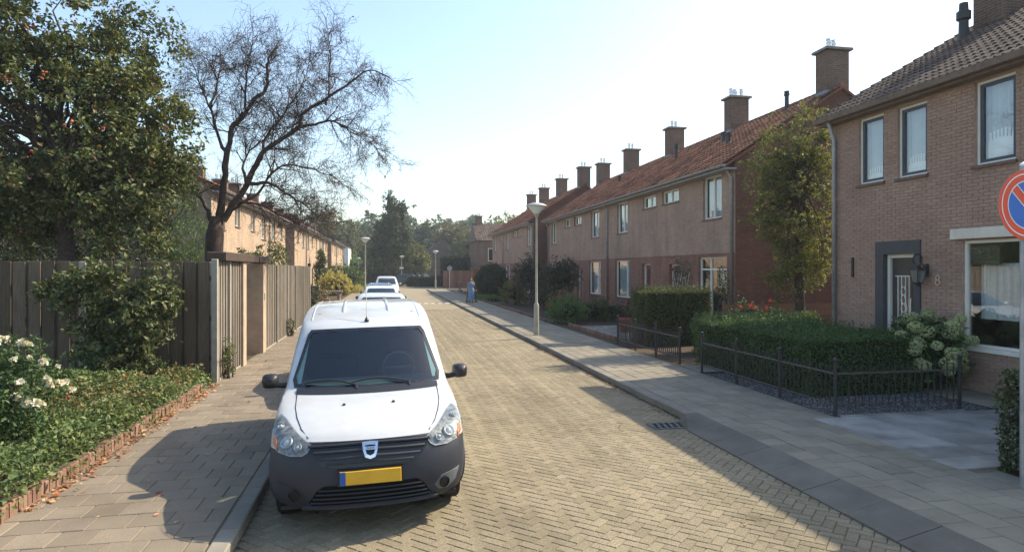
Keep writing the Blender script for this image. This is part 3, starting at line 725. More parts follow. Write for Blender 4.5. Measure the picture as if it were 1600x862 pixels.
def row_house(label, side, Xf, y0, W, depth, Ze, Zr, ups, gf, doors, near_gable, far_gable, um, lm, gm, band=2.74, group=None, chim=(True, False), pipes=(), roofmat='roof_red', tiled=True, vents=(), over=.28, frames='frame_white', z0=.05, panes=True, name='terraced_house', mirror=False, czt=9.9):
    h = thing(name, label, 'house', (Xf, y0, 0), 0, group); d = -side; y1 = W
    if mirror:
        fl = lambda L: [(W-b, W-a)+tuple(r) for a, b, *r in L]
        ups, gf, doors = fl(ups), fl(gf), fl(doors)
    holes = [u[:4] for u in ups]; gh = [g[:4] for g in gf]+[(a, b, .12, zt) for a, b, zt, *_ in doors]
    wallmesh(side, 0, 0, y1, band, Ze, holes).build('upper_wall', M[um], h)
    wallmesh(side, 0, 0, y1, z0, band, gh).build('ground_floor_wall', M[lm], h)
    q = MB(); a, b = sorted((side*.012, -side*.05)); q.box(a, b, 0, y1, band-.0, band+.03); q.build('brick_band', M[lm], h)
    Xr, Xb = d*depth/2, d*depth
    for on, y, nm in ((near_gable, 0, 0), (far_gable, y1, 1)):
        xx = d*.004
        g = MB(); g.prism([(xx, z0), (Xb, z0), (Xb, Ze), (Xr, Zr-.05), (xx, Ze)], 'y', y+(.002 if nm == 0 else -.14), y+(.14 if nm == 0 else -.002))
        g.build('gable_wall' if on else 'party_wall', M[gm], h)
    MB().quad((Xb, 0, z0), (Xb, y1, z0), (Xb, y1, Ze), (Xb, 0, Ze)).build('back_wall', M[um], h)
    MB().box(*sorted((d*.3, Xb-d*.1)), .15, y1-.15, band-.15, band+.1).build('upper_floor', M['room'], h)
    MB().box(*sorted((d*2.6, d*2.7)), .15, y1-.15, z0, Ze).build('inner_wall', M['room'], h)
    # roof
    Xe = side*over; Zee = Ze-(Zr-Ze)/(depth/2)*over
    ya, yb = (-.12 if near_gable else 0), y1+(.12 if far_gable else 0)
    q = MB(); th = .10
    q.add([(Xe, ya, Zee), (Xr, ya, Zr), (2*Xr-Xe, ya, Zee), (Xe, yb, Zee), (Xr, yb, Zr), (2*Xr-Xe, yb, Zee),
           (Xe, ya, Zee-th), (Xr, ya, Zr-th), (2*Xr-Xe, ya, Zee-th), (Xe, yb, Zee-th), (Xr, yb, Zr-th), (2*Xr-Xe, yb, Zee-th)],
          [(0, 1, 4, 3), (1, 2, 5, 4), (6, 9, 10, 7), (7, 10, 11, 8), (0, 6, 7, 1), (1, 7, 8, 2), (3, 4, 10, 9), (4, 5, 11, 10), (0, 3, 9, 6), (2, 8, 11, 5)])
    rf = q.build('roof', M[roofmat], h)
    if tiled:
        k = tile_roof(side, Xe+side*.03, Xr, Zee+.005, Zr, ya, yb, .24 if tiled is True else .3, .33).build('roof_tiles', M[roofmat], rf); kind(k, 'stuff')
    k = MB(); nr = int((yb-ya)/.36)
    for i in range(nr):
        yy = ya+(yb-ya)*i/nr; k.tube([(Xr, yy, Zr+.0), (Xr, yy+(yb-ya)/nr+.02, Zr+.015)], .10, 8)
    kind(k.build('ridge_tiles', M[roofmat], rf, 1.), 'stuff')
    # gutter
    g = MB(); gx = Xe+side*.07; prof = [(gx+.08*math.cos(t), Zee-.02+.08*math.sin(t)) for t in [math.pi+i*math.pi/6 for i in range(7)]]+[(gx+.065, Zee-.01), (gx-.065, Zee-.01)]
    g.prism(prof, 'y', ya, yb); g.build('gutter', M['gutter'], h, .8)
    MB().box(*sorted((side*.02, Xe)), ya, yb, Zee-.17, Zee-.115).build('soffit', M['gutter'], h)
    for py in pipes: downpipe(h, side*.07, py, .1, Zee, .045, (side*(over-.05), 0))
    for i, on in enumerate(chim):
        if on: chimney(h, Xr+d*0, .42 if i == 0 else y1-.42, Zr-.45, czt, .86, .62, R.choice((2, 2, 3)))
    for (fx, fy, hh, rr) in vents:
        vx = Xe+(Xr-Xe)*fx; vz = Zee+(Zr-Zee)*fx
        MB().lathe([(rr*1.5, -.05), (rr*1.2, .05), (rr, .08), (rr, hh*.75), (rr*1.35, hh*.78), (rr*1.35, hh*.86), (rr, hh*.88), (rr*1.2, hh*.92), (rr*1.2, hh), (0.001, hh+.01)], 10, (vx, fy, vz)).build('roof_vent', M['plastic'], h)
    for u in ups:
        a, b, c, e = u[:4]; o = u[4] if len(u) > 4 else {}
        window(h, side, 0, a, b, c, e, **o)
    for u in gf:
        a, b, c, e = u[:4]; o = u[4] if len(u) > 4 else {}
        window(h, side, 0, a, b, c, e, **o)
    for a, b, zt, mt in doors:
        x0_, x1_ = sorted((d*.20, d*.25))
        dd = MB().box(x0_, x1_, a+.07, b-.07, .12, zt-.06).build('door', M[mt], h)
        q = MB(); x2, x3 = sorted((d*.14, d*.22)); q.box(x2, x3, a+.001, a+.07, .12, zt-.002); q.box(x2, x3, b-.07, b-.001, .12, zt-.002); q.box(x2, x3, a+.07, b-.07, zt-.07, zt-.003); q.build('door_frame', M['frame_white'], dd)
        xx = d*.198; MB().quad((xx, a+.2, 1.1), (xx, b-.2, 1.1), (xx, b-.2, zt-.25), (xx, a+.2, zt-.25)).build('pane', M['pane'], dd)
        MB().tube([(d*.19, b-.14, 1.05), (d*.14, b-.14, 1.05), (d*.14, b-.26, 1.05)], .012, 6).build('handle', M['steel'], dd)
    return h

cu = dict(behind='curtain'); W_ = 6.35
tallA = (.9, 2.25, 4.05, 5.60, dict(mull=(.5,), behind='blind'))
smallA = (4.25, 5.85, 4.98, 5.52, dict(mull=(.52,), behind='curtain'))
gfA = (.55, 2.6, .45, 2.68, dict(mull=(.62,), trans=.8, behind=None))
doorA = (4.2, 5.15, 2.45, 'door')
smallB = (.12, 1.62, 4.98, 5.52, dict(mull=(.5,), behind='curtain'))
tallB = (3.5, 4.95, 4.05, 5.58, dict(mull=(.45,), behind='blind', frame='frame_white'))
gfB = (3.15, 5.2, .85, 2.70, dict(mull=(.3,), behind='blind'))
doorB = (.72, 1.72, 2.5, 'door_red')
RB = dict(side=-1, depth=8., Ze=6.02, Zr=8.6, over=.42, um='rowu', lm='rowl', gm='gable', band=2.77, group='terraced houses on the shaded side')
row_house('end terraced house with dark red gable wall beside the tree', Xf=11.5, y0=19.7, W=W_, ups=[tallA, smallA], gf=[gfA], doors=[doorA], near_gable=True, far_gable=False, pipes=(.14,), vents=((.5, 3.6, .45, .10), (.62, 4.9, .45, .10), (.9, 2.4, .75, .08)), chim=(True, False), **RB)
row_house('terraced house whose facade stands behind the tall clipped hedge block', Xf=11.5, y0=19.7+W_, W=W_, ups=[smallB, tallB], gf=[gfB], doors=[doorB], near_gable=False, far_gable=False, pipes=(W_-.1,), vents=((.66, 3.4, .8, .09),), **RB)
row_house('terraced house behind the bright green shrub, just past the middle downpipe', Xf=11.5, y0=19.7+2*W_, W=W_, ups=[smallB, tallB], gf=[gfB], doors=[doorB], near_gable=False, far_gable=False, mirror=True, vents=((.6, 4.2, .4, .09),), **RB)
row_house('last terraced house of the nearer block, behind the dark standard bushes', Xf=11.5, y0=19.7+3*W_, W=W_, ups=[tallA, smallA], gf=[gfA], doors=[doorA], near_gable=False, far_gable=True, mirror=True, pipes=(W_-.14,), chim=(True, True), **RB)
W2 = 6.25
lab2 = ['first house of the farther terrace, its red side wall stepping forward', 'middle house of the farther shaded terrace', 'last house at the far end of the shaded terrace']
for i in range(3):
    A = i in (0, 2); mir = i in (2,)
    row_house(lab2[i], Xf=10.6, y0=46.1+i*W2, W=W2, ups=[(tallA if A else tallB), (smallA if A else smallB)], gf=[(gfA if A else gfB)], doors=[(doorA if A else doorB)], near_gable=i == 0, far_gable=i == 2, mirror=mir, chim=(True, i == 2), pipes=((.14,) if i == 0 else (W2-.1,) if i == 1 else ()), **RB)

# sunlit row on the other side
RL = dict(side=1, depth=8.4, Ze=5.75, Zr=7.7, um='leftu', lm='leftu', gm='gable_l', band=2.74, group='terraced houses on the sunlit side', over=.35, czt=8.35)
LW = 6.5
labL = ['sunlit beige house behind the bare tree, nearest of its row', 'sunlit beige house seen through the lower branches of the bare tree', 'sunlit beige house ending the nearest block on the sunlit side',
        'first sunlit house of the second block, beyond the step in the row', 'second sunlit house of the second block', 'third sunlit house of the second block', 'fourth sunlit house of the second block',
        'first house of the farthest sunlit block', 'second house of the farthest sunlit block', 'last house at the far end of the sunlit row']
tl = (1.0, 2.3, 4.0, 5.35, dict(mull=(.5,), behind='curtain')); sl = (4.2, 5.2, 4.3, 5.35, dict(behind='blind')); gl = (.8, 2.9, .6, 2.5, dict(mull=(.5,), behind='curtain')); dl = (4.3, 5.3, 2.4, 'door')
yy = 28.2
for i in range(10):
    blk = 0 if i < 3 else 1 if i < 7 else 2
    if i == 3: yy += .9
    if i == 7: yy += .6
    s_, e_ = i in (0, 3, 7), i in (2, 6, 9)
    row_house(labL[i], Xf=(-7.1, -6.6, -6.2)[blk], y0=yy, W=LW, ups=[tl, sl], gf=[gl], doors=[dl], near_gable=s_, far_gable=e_, mirror=bool(i % 2), chim=(i > 0, e_), pipes=((LW-.1,) if i % 2 else ()), tiled=True if i < 5 else False, **RL)
    yy += LW

# ------------------------------------------------------------------ the near house on the right
X8, YA, YB, ZE = 10.0, 5.75, 12.95, 5.72
h8 = thing('brick_house', 'tan brick house with dark window frames, number 8, behind the hedge', 'house', (X8, YA, 0))
D8 = YB-YA
def o8(y): return y-YA
wins8 = [(o8(11.43), o8(12.14), 4.03, 5.44), (o8(10.36), o8(11.07), 4.02, 5.42), (o8(8.62), o8(9.36), 4.0, 5.44), (o8(6.6), o8(7.4), 4.0, 5.44)]
door8 = (o8(10.50), o8(11.64), .1, 2.78); big8 = (o8(7.2), o8(9.60), .87, 2.72); holes8 = wins8+[door8, big8]
# mortar skin a little behind the brick faces, bricks laid one by one in front of it
wallmesh(-1, .012, 0, D8, .05, ZE+.1, holes8, .2).build('wall', M['mortar8'], h8)
bw, rh, g_ = .215, .062, .008
items = []
nrow = int((ZE+.05-.12)/rh)
for r_ in range(nrow):
    za = .12+r_*rh; zb = za+rh-g_
    spans = [(0., D8)]
    for a, b, c, d in holes8:
        if zb > c+.004 and za < d-.004:
            spans = [s for sp in spans for s in ((sp[0], min(sp[1], a)), (max(sp[0], b), sp[1])) if s[1]-s[0] > .02]
    for a, b in spans:
        y = -(.11 if r_ % 2 else 0.)
        while y < D8:
            y0_, y1_ = max(y, a), min(y+bw-g_, b)
            if y1_-y0_ > .03: items.append((y0_, y1_, za, zb))
            y += bw
def brickbox(q, y0, y1, z0, z1, out):
    b = .003; q.add([(out, y0+b, z0+b), (out, y1-b, z0+b), (out, y1-b, z1-b), (out, y0+b, z1-b), (.013, y0, z0), (.013, y1, z0), (.013, y1, z1), (.013, y0, z1)],
                    [(0, 3, 2, 1), (0, 1, 5, 4), (1, 2, 6, 5), (2, 3, 7, 6), (3, 0, 4, 7)])
items.sort(key=lambda t: -seen(X8, YA+t[0], t[2]) if t[2] > 1.3 else 0)
cache = {}
for y0_, y1_, za, zb in items[:300]:
    k = round(y1_-y0_, 3)
    if k not in cache:
        q = MB(); brickbox(q, 0, k, 0, rh-g_, 0.); cache[k] = q.mesh('brick', M['brick8'])
    link('brick', cache[k], h8, (R.uniform(-.002, .002), y0_, za))
q = MB()
for y0_, y1_, za, zb in items[300:]: brickbox(q, y0_, y1_, za, zb, R.uniform(-.002, .003))
kind(q.build('brickwork', M['brick8'], h8), 'stuff')
# gables, back, floors
XR8, ZR8 = 5.6, 9.0
for y, nm in ((.0, 0), (D8, 1)):
    g = MB(); g.prism([(.014, .05), (2*XR8, .05), (2*XR8, ZE), (XR8, ZR8-.1), (.014, ZE)], 'y', y-(.0 if nm == 0 else .12), y+(.12 if nm == 0 else .0)); g.build('gable_wall', M['chim_x'], h8)
MB().quad((2*XR8, 0, .05), (2*XR8, D8, .05), (2*XR8, D8, ZE), (2*XR8, 0, ZE)).build('back_wall', M['chim_y'], h8)
MB().box(.3, 2*XR8-.1, .15, D8-.15, 2.85, 3.0).build('upper_floor', M['room'], h8)
MB().box(3.2, 3.3, .15, D8-.15, .05, ZE).build('inner_wall', M['room'], h8)
# roof and its tiles
Xe, Ze_ = -.24, ZE-.24*(ZR8-ZE)/XR8+.06
q = MB(); ya, yb = -.08, D8+.22
q.add([(Xe, ya, Ze_), (XR8, ya, ZR8), (2*XR8-Xe, ya, Ze_), (Xe, yb, Ze_), (XR8, yb, ZR8), (2*XR8-Xe, yb, Ze_),
       (Xe, ya, Ze_-.1), (XR8, ya, ZR8-.1), (2*XR8-Xe, ya, Ze_-.1), (Xe, yb, Ze_-.1), (XR8, yb, ZR8-.1), (2*XR8-Xe, yb, Ze_-.1)],
      [(0, 1, 4, 3), (1, 2, 5, 4), (6, 9, 10, 7), (7, 10, 11, 8), (0, 6, 7, 1), (1, 7, 8, 2), (3, 4, 10, 9), (4, 5, 11, 10), (0, 3, 9, 6), (2, 8, 11, 5)])
rf8 = q.build('roof', M['roof_brown'], h8)
L8 = math.hypot(XR8-Xe, ZR8-Ze_); ang8 = math.atan2(ZR8-Ze_, XR8-Xe); tw, cs = .30, .335
prof = [(-.5, .010), (-.42, .034), (-.30, .034), (-.2, .006), (0., .004), (.1, .034), (.22, .034), (.32, .006), (.5, .008)]
q = MB(); n_ = len(prof)
q.v = [(s, u*tw*1.0, h+lf) for s, lf in ((0, .034), (cs+.05, .0)) for u, h in prof]+[(0, u*tw, h+.012) for u, h in prof]
q.f = [(i, n_+i, n_+i+1, i+1) for i in range(n_-1)]+[(2*n_+i, i, i+1, 2*n_+i+1) for i in range(n_-1)]
tme = q.mesh('roof_tile', M['roof_brown']); tl8 = []
nc8, nt8 = int(L8/cs), int((yb-ya)/tw)
for c in range(nc8):
    for k in range(nt8+1):
        s = c*cs-.04; y = ya+(k+.5)*tw-(.0 if c % 2 == 0 else .0)
        if y > yb-.1: continue
        tl8.append((Xe+s*math.cos(ang8), y, Ze_+s*math.sin(ang8)))
tl8.sort(key=lambda p: -seen(X8+p[0], YA+p[1], p[2]))
for p in tl8[:300]: link('roof_tile', tme, rf8, (p[0], p[1], p[2]+R.uniform(0, .004)), (R.uniform(-.008, .008), -ang8+R.uniform(-.006, .006), R.uniform(-.01, .01)))
q = MB(); ca_, sa_ = math.cos(ang8), math.sin(ang8)
for p in tl8[300:]: q.add([(p[0]+v[0]*ca_-v[2]*sa_, p[1]+v[1], p[2]+v[0]*sa_+v[2]*ca_) for v in (tuple(vv.co) for vv in tme.vertices)], [tuple(f.vertices) for f in tme.polygons])
if q.f: kind(q.build('tile_courses', M['roof_brown'], rf8), 'stuff')
MB().tube([(XR8, ya, ZR8+.02), (XR8, yb, ZR8+.02)], .12, 10).build('ridge', M['roof_brown'], rf8)
# verge caps along the far rake
q = MB()
for c in range(nc8):
    s = c*cs; q.add([(Xe+(s+a)*ca_-h*sa_, yb-.03+b, Ze_+(s+a)*sa_+h*ca_) for a, b, h in ((0, 0, -.06), (cs+.04, 0, -.06), (cs+.04, .05, -.06), (0, .05, -.06), (0, 0, .085), (cs+.04, 0, .05), (cs+.04, .05, .05), (0, .05, .085))],
                    [(0, 3, 2, 1), (4, 5, 6, 7), (0, 1, 5, 4), (1, 2, 6, 5), (2, 3, 7, 6), (3, 0, 4, 7)])
q.build('verge', M['roof_brown'], rf8)
# gutter box in lengths
for i in range(9):
    a, b = ya+(yb-ya)*i/9, ya+(yb-ya)*(i+1)/9
    MB().prism([(Xe-.12, Ze_+.0), (Xe-.10, Ze_-.11), (Xe+.02, Ze_-.12), (Xe+.02, Ze_+.01)], 'y', a+.002, b-.002).build('gutter_length', M['gutter_wood'], h8)
MB().box(Xe+.02, .01, ya, yb, Ze_-.16, Ze_-.125).build('soffit', M['gutter_wood'], h8)
downpipe(h8, -.07, D8-.12, .1, Ze_-.1, .045, (-.16, .0), 'zinc')
chimney(h8, 3.95, D8-.75, 7.0, 8.95, 1.05, .8, 2)
MB().lathe([(.2, -.1), (.16, .02), (.11, .05), (.10, .55), (.15, .58), (.15, .75), (.10, .78), (.09, .95), (0.001, .97)], 12, (2.95, D8-.55, 7.35)).build('roof_vent', M['plastic'], h8)
# windows
lacez = {0: 4.35, 1: 4.42, 2: 4.55, 3: 4.5}
for i, (a, b, c, d) in enumerate(wins8):
    w = window(h8, -1, .0, a, b, c, d, frame='frame_white', frame2='frame_dark', depth=.06, fw=.045, behind='blind')
    q = MB(); n = 8; st = (b-a-.2)/n; xl = .172
    for k in range(n):                                 # scalloped lace strip
        y0_ = a+.1+k*st; top = lacez[i]+.05*(1-abs(2*(k+.5)/n-1))
        q.box(xl, xl+.004, y0_, y0_+st*.62, c+.12, top); q.box(xl, xl+.004, y0_+st*.62, y0_+st, c+.12, top-.14)
    q.build('lace', M['lace'], w)
a, b, c, d = big8
w = window(h8, -1, .0, a, b, c, d, frame='frame_white', depth=.05, fw=.05, mull=(.45,), behind=None, sill=False, name='front_window')
MB().box(.10, .16, b-.62, b-.06, d-.42, d-.1).build('top_light', M['door'], w)
MB().quad((.095, b-.58, d-.38), (.095, b-.1, d-.38), (.095, b-.1, d-.14), (.095, b-.58, d-.14)).build('pane', M['pane'], w)
q = MB(); n = 40
for k in range(n):
    y0_, y1_ = a+.1+(b-a-.2)*k/n, a+.1+(b-a-.2)*(k+1)/n; wa, wb = .03*math.sin(k*1.3), .03*math.sin((k+1)*1.3)
    q.quad((.26+wa, y0_, c+.48), (.26+wb, y1_, c+.48), (.26+wb, y1_, d-.4), (.26+wa, y0_, d-.4))
q.build('net_curtain', M['curtain'], w)
MB().box(-.03, .12, a-.05, b+.05, c-.07, c-.001).build('sill', M['frame_white'], w)
MB().box(-.10, .0, a-.1, b+.16, d+.03, d+.21).build('shutter_box', M['shutter_box'], h8)
# door with its painted surround
a, b, c, d = door8
q = MB(); q.box(-.025, .08, a-.0, a+.14, .1, d); q.box(-.025, .08, b-.22, b, .1, d); q.box(-.025, .08, a+.14, b-.22, d-.26, d); q.build('door_surround', M['surround'], h8)
dr8 = MB().box(.13, .19, a+.21, b-.3, .12, d-.33).build('door', M['door'], h8)
q = MB(); q.box(.08, .16, a+.141, a+.205, .1, d-.262); q.box(.08, .16, b-.295, b-.221, .1, d-.262); q.box(.08, .16, a+.205, b-.295, d-.33, d-.262); q.build('door_frame', M['frame_white'], dr8)
ym, w2 = (a+.21+b-.3)/2, .18
MB().quad((.128, ym-w2, .6), (.128, ym+w2, .6), (.128, ym+w2, 2.1), (.128, ym-w2, 2.1)).build('pane', M['pane'], dr8)
q = MB()
for z in (2.08, 1.18): q.tube([(.10, ym-.2, z), (.10, ym+.2, z)], .011, 6)
for y in (-.14, -.05, .05, .14): q.tube([(.10, ym+y, .45), (.10, ym+y, 2.08)], .009, 6)
for z0_ in (1.45, 1.62, 1.79):
    q.tube([(.095, ym+.055*math.sin(t)*(1+.2*math.cos(3*t)), z0_+.085*math.cos(t)) for t in [i*math.pi/8 for i in range(17)]], .007, 5)
q.build('ironwork', M['iron_white'], dr8)
MB().box(.09, .13, a+.23, a+.26, 1.0, 1.16).build('handle', M['iron_white'], dr8)
# number, wall anchor, lantern
q = MB()
for zc, r_ in ((2.06, .040), (1.972, .048)): q.tube([(-.02, o8(10.10)+r_*math.sin(t), zc+r_*math.cos(t)) for t in [i*math.pi/8 for i in range(17)]], .013, 6)
q.build('house_number', M['brass'], h8)
MB().box(-.035, -.004, o8(12.28), o8(12.33), 2.05, 2.48).build('wall_anchor', M['iron'], h8)
lt = thing('wall_lantern', 'black scrolled iron lantern on the wall beside the front door', 'lantern', (X8-.02, 10.34, 2.1))
q = MB(); q.tube([(-.0, 0, .02), (-.06, 0, .14), (-.12, 0, .26)]+[(-.20+.10*math.cos(t), 0, .30+.10*math.sin(t)) for t in [i*math.pi/7 for i in range(10)]], .013, 7)
q.tube([(-.0, -.0, .18), (-.07, -.03, .13), (-.12, -.02, .05), (-.08, 0, .0)], .012, 7); q.box(-.02, .0, -.04, .04, -.02, .22); q.build('bracket', M['iron'], lt, 1.)
def sq(q, z0, w0, z1, w1, cx=-.2):
    q.add([(cx-w0, -w0, z0), (cx+w0, -w0, z0), (cx+w0, w0, z0), (cx-w0, w0, z0), (cx-w1, -w1, z1), (cx+w1, -w1, z1), (cx+w1, w1, z1), (cx-w1, w1, z1)], [(0, 3, 2, 1), (4, 5, 6, 7), (0, 1, 5, 4), (1, 2, 6, 5), (2, 3, 7, 6), (3, 0, 4, 7)])
q = MB(); sq(q, .17, .02, .20, .02); sq(q, .10, .105, .17, .03); sq(q, -.155, .05, -.13, .065); sq(q, -.21, .012, -.155, .03)
for sx in (-1, 1):
    for sy in (-1, 1): q.tube([(-.2+sx*.063, sy*.063, -.13), (-.2+sx*.098, sy*.098, .10)], .008, 5)
q.build('cage', M['iron'], lt)
q = MB(); sq(q, -.125, .058, .098, .092); q.build('glass', M['lantern_glass'], lt)
# ------------------------------------------------------------------ board fences on the left
FT = 2.38
ff = thing('board_fence', 'dark weathered board fence behind the flower bed, facing the camera', 'fence', (-3.15, 12.85, 0))
q = MB(); q.bbox(-.095, .095, -.011, .011, .1, FT-.02, .004); bmA = q.mesh('board', M['board_dark'])
for i in range(38):
    link('board', bmA, ff, (-.22-i*.235, (0 if i % 2 else .024)+R.uniform(-.003, .003), R.uniform(-.012, .012)), (0, 0, R.uniform(-.03, .03)))
q = MB(); q.bbox(-.03, .03, -.008, .008, .1, FT-.035, .003); bmB = q.mesh('cover_strip', M['board_dark'])
for i in range(38): link('cover_strip', bmB, ff, (-.3375-i*.235, .052, 0))
for z in (.5, 1.25, 2.0): MB().box(-9.2, -.06, .062, .10, z, z+.09).build('rail', M['board_dark'], ff)
MB().bbox(-.07, .03, -.06, .05, 0, FT+.03, .01).build('corner_post', M['conc_post'], ff)
MB().bbox(-2.30, -2.20, -.045, .0, 0, FT-.02, .01).build('post', M['conc_post'], ff)
MB().bbox(-5.0, -4.90, -.045, .0, 0, FT-.02, .01).build('post', M['conc_post'], ff)

def panel(parent, y0, y1, x=0., top=FT, bw=.095):
    n = int((y1-y0)/bw); w = (y1-y0)/n; q = MB(); q.bbox(-.01, .01, .003, w-.003, .16, top, .003); me = q.mesh('board', M['board'])
    for i in range(n): link('board', me, parent, (x+(0 if i % 2 else -.016)+R.uniform(-.002, .002), y0+i*w, R.uniform(-.008, .006)))
    MB().box(x-.03, x+.012, y0, y1, .0, .155).build('gravel_board', M['conc_post'], parent)
sf = thing('board_fence', 'short sunlit board fence beside the gate, nearer the corner', 'fence', (-3.12, 0, 0))
panel(sf, 12.92, 13.62); panel(sf, 13.72, 14.72)
MB().bbox(-.05, .04, 13.63, 13.71, 0, FT+.0, .01).build('post', M['conc_post'], sf)
sg = thing('board_fence', 'long sunlit board fence along the pavement behind the white van', 'fence', (-3.12, 0, 0))
ys = [17.42, 19.3, 21.3, 23.2, 25.2, 27.2]
for a, b in zip(ys[:-1], ys[1:]): panel(sg, a+.05, b-.04, 0, FT-.02, .135)
for y in ys[1:]: MB().bbox(-.05, .045, y-.04, y+.045, 0, FT-.02, .01).build('post', M['conc_post'], sg)
MB().bbox(-.06, .06, 27.16, 27.27, FT-.018, FT+.10, .02).build('post_cap', M['beam'], sg)
# gateway: plastered pillars, dark lintel, recessed plank door
gt = thing('garden_gateway', 'roofed gateway with pale pillars and a recessed wooden door', 'gate', (-3.12, 0, 0))
MB().bbox(-.75, .06, 14.74, 15.05, 0, FT-.0, .01).build('pillar', M['pillar'], gt)
MB().bbox(-.75, .06, 17.0, 17.38, 0, FT-.0, .01).build('pillar', M['pillar'], gt)
dk = MB().box(-.62, -.58, 15.06, 16.99, .1, FT-.25).build('door', M['post_wood'], gt)
for i in range(13):
    MB().bbox(-.578, -.56, 15.07+i*.147, 15.07+i*.147+.142, .12, FT-.27, .004).build('plank', M['board'], dk)
MB().tube([(-.55, 16.8, 1.1), (-.50, 16.8, 1.1), (-.50, 16.68, 1.1)], .012, 6).build('handle', M['iron'], dk)
MB().bbox(-.70, -.50, 15.06, 16.99, FT-.24, FT-.02, .01).build('door_head', M['conc_post'], gt)
MB().bbox(-.22, .12, 12.95, 16.15, FT+.005, FT+.17, .02).build('lintel', M['beam'], gt)
MB().bbox(-.22, .12, 16.25, 17.75, FT+.005, FT+.16, .02).build('lintel', M['beam'], gt)
MB().box(.061, .075, 17.12, 17.26, 1.45, 1.62).build('nameplate', M['conc_post'], gt)

# ------------------------------------------------------------------ iron garden fences
def iron_fence(label, segs, z=.115, h=.62):
    t = thing('iron_fence', label, 'fence', (segs[0][0][0], segs[0][0][1], z), 0, 'black iron garden fences'); ox, oy = segs[0][0]; done = set()
    bar = MB(); bar.tube([(0, 0, .13), (0, 0, h+.05)], .010, 6); bar.lathe([(.004, h+.05), (.016, h+.065), (.004, h+.082), (0.001, h+.10)], 6); bme_ = bar.mesh('bar', M['iron'])
    pst = MB(); pst.lathe([(.026, 0), (.026, h+.12), (.036, h+.125), (.036, h+.145), (.02, h+.15), (.036, h+.175), (.03, h+.20), (0.001, h+.215)], 10); pme = pst.mesh('post', M['iron'])
    for (a, b, n) in segs:
        a, b = Vector((a[0]-ox, a[1]-oy, 0)), Vector((b[0]-ox, b[1]-oy, 0)); L = (b-a).length
        for z_ in (.16, h-.02):
            MB().tube([a+Vector((0, 0, z_)), b+Vector((0, 0, z_))], .016 if z_ > .3 else .013, 6).build('rail', M['iron_top'], t)
        for i in range(n+1):
            p = a.lerp(b, i/n); k = (round(p.x, 2), round(p.y, 2))
            if k in done: continue
            done.add(k); link('post', pme, t, p)
        m = int(L/.105)
        for i in range(1, m): link('bar', bme_, t, a.lerp(b, i/m))
    return t
iron_fence('black iron fence wrapping the large clipped hedge by the driveway', [((6.30, 8.11), (6.32, 12.11), 3), ((6.30, 8.11), (8.40, 8.11), 1)])
iron_fence('shorter black iron fence in front of the tall hedge block', [((6.37, 13.22), (6.33, 17.0), 3), ((6.33, 17.0), (7.05, 17.05), 1)])

# ------------------------------------------------------------------ lamps and signs
def lamp(label, x, y, z=SW):
    t = thing('street_lamp', label, 'lamp', (x, y, z), 0, 'street lamps with conical heads')
    MB().lathe([(.085, 0), (.085, .95), (.075, 1.0), (.042, 1.05), (.036, 2.5), (.03, 3.82)], 14).build('pole', M['pole'], t, .6)
    MB().box(-.03, .03, -.0905, -.084, .3, .62).build('hatch', M['pole'], t)
    hd = MB().lathe([(.03, 3.78), (.06, 3.84), (.075, 3.90)], 14).build('neck', M['pole'], t, .8)
    MB().lathe([(.075, 3.90), (.285, 4.13), (.285, 4.135)], 24).build('shade', M['lamp_glass'], t, .8)
    MB().lathe([(.33, 4.136), (.345, 4.15), (.33, 4.17), (.22, 4.225), (.10, 4.255), (0.001, 4.26)], 24).build('top', M['lamp_top'], t, .9)
    return t
lamp('street lamp on the shaded pavement, nearest of the lamps', 4.72, 20.1)
lamp('street lamp rising behind the row of parked cars', -1.42, 43.2)
lamp('street lamp at the far corner of the shaded pavement', 5.2, 70.5)
lamp('street lamp beyond the junction with a small white sign', 2.0, 92, .0)
lamp('farthest street lamp, in front of the round green bush', -4.6, 108, .0)
ss = thing('street_sign', 'small white sign on the lamp beyond the junction', 'sign', (2.0, 91.88, 2.4)); MB().bbox(-.28, .28, -.02, .0, 0, .22, .01).build('plate', M['sign_white'], ss)
MB().box(-.03, .03, .0, .06, .05, .16).build('clamp', M['steel'], ss)
# no parking sign
ns = thing('no_parking_sign', 'round blue and red no-parking sign on a grey pole', 'sign', (5.98, 5.08, 0))
MB().tube([(0, 0, 0), (0, 0, 3.2)], .028, 12).build('pole', M['zinc'], ns, 1.)
MB().lathe([(.03, 0), (.03, .02), (0.001, .035)], 12, (0, 0, 3.2)).build('pole_cap', M['steel'], ns)
MB().tube([(-.0, -.035, 3.20), (.02, -.035, 3.27), (.06, -.035, 3.2)], .008, 6).build('hook', M['steel'], ns)
zc8, yd = 2.82, -.045
MB().lathe([(.332, .001), (.332, .006), (.32, .008)], 48, (0, yd, zc8), 'y').build('back_plate', M['sign_back'], ns)
def ring(r0, r1, y, mat, nm):
    q = MB(); n = 64
    q.v = [(r*math.sin(2*math.pi*k/n), y, zc8+r*math.cos(2*math.pi*k/n)) for r in (r0, r1) for k in range(n)]
    q.f = [(k, (k+1) % n, n+(k+1) % n, n+k) for k in range(n)]
    return q.build(nm, mat, ns)
ring(.001, .335, yd-.001, M['sign_red'], 'face'); ring(.290, .302, yd-.003, M['sign_white'], 'white_line'); ring(.222, .233, yd-.003, M['sign_white'], 'inner_line')
q = MB(); n = 40                                                   # blue halves either side of the slash
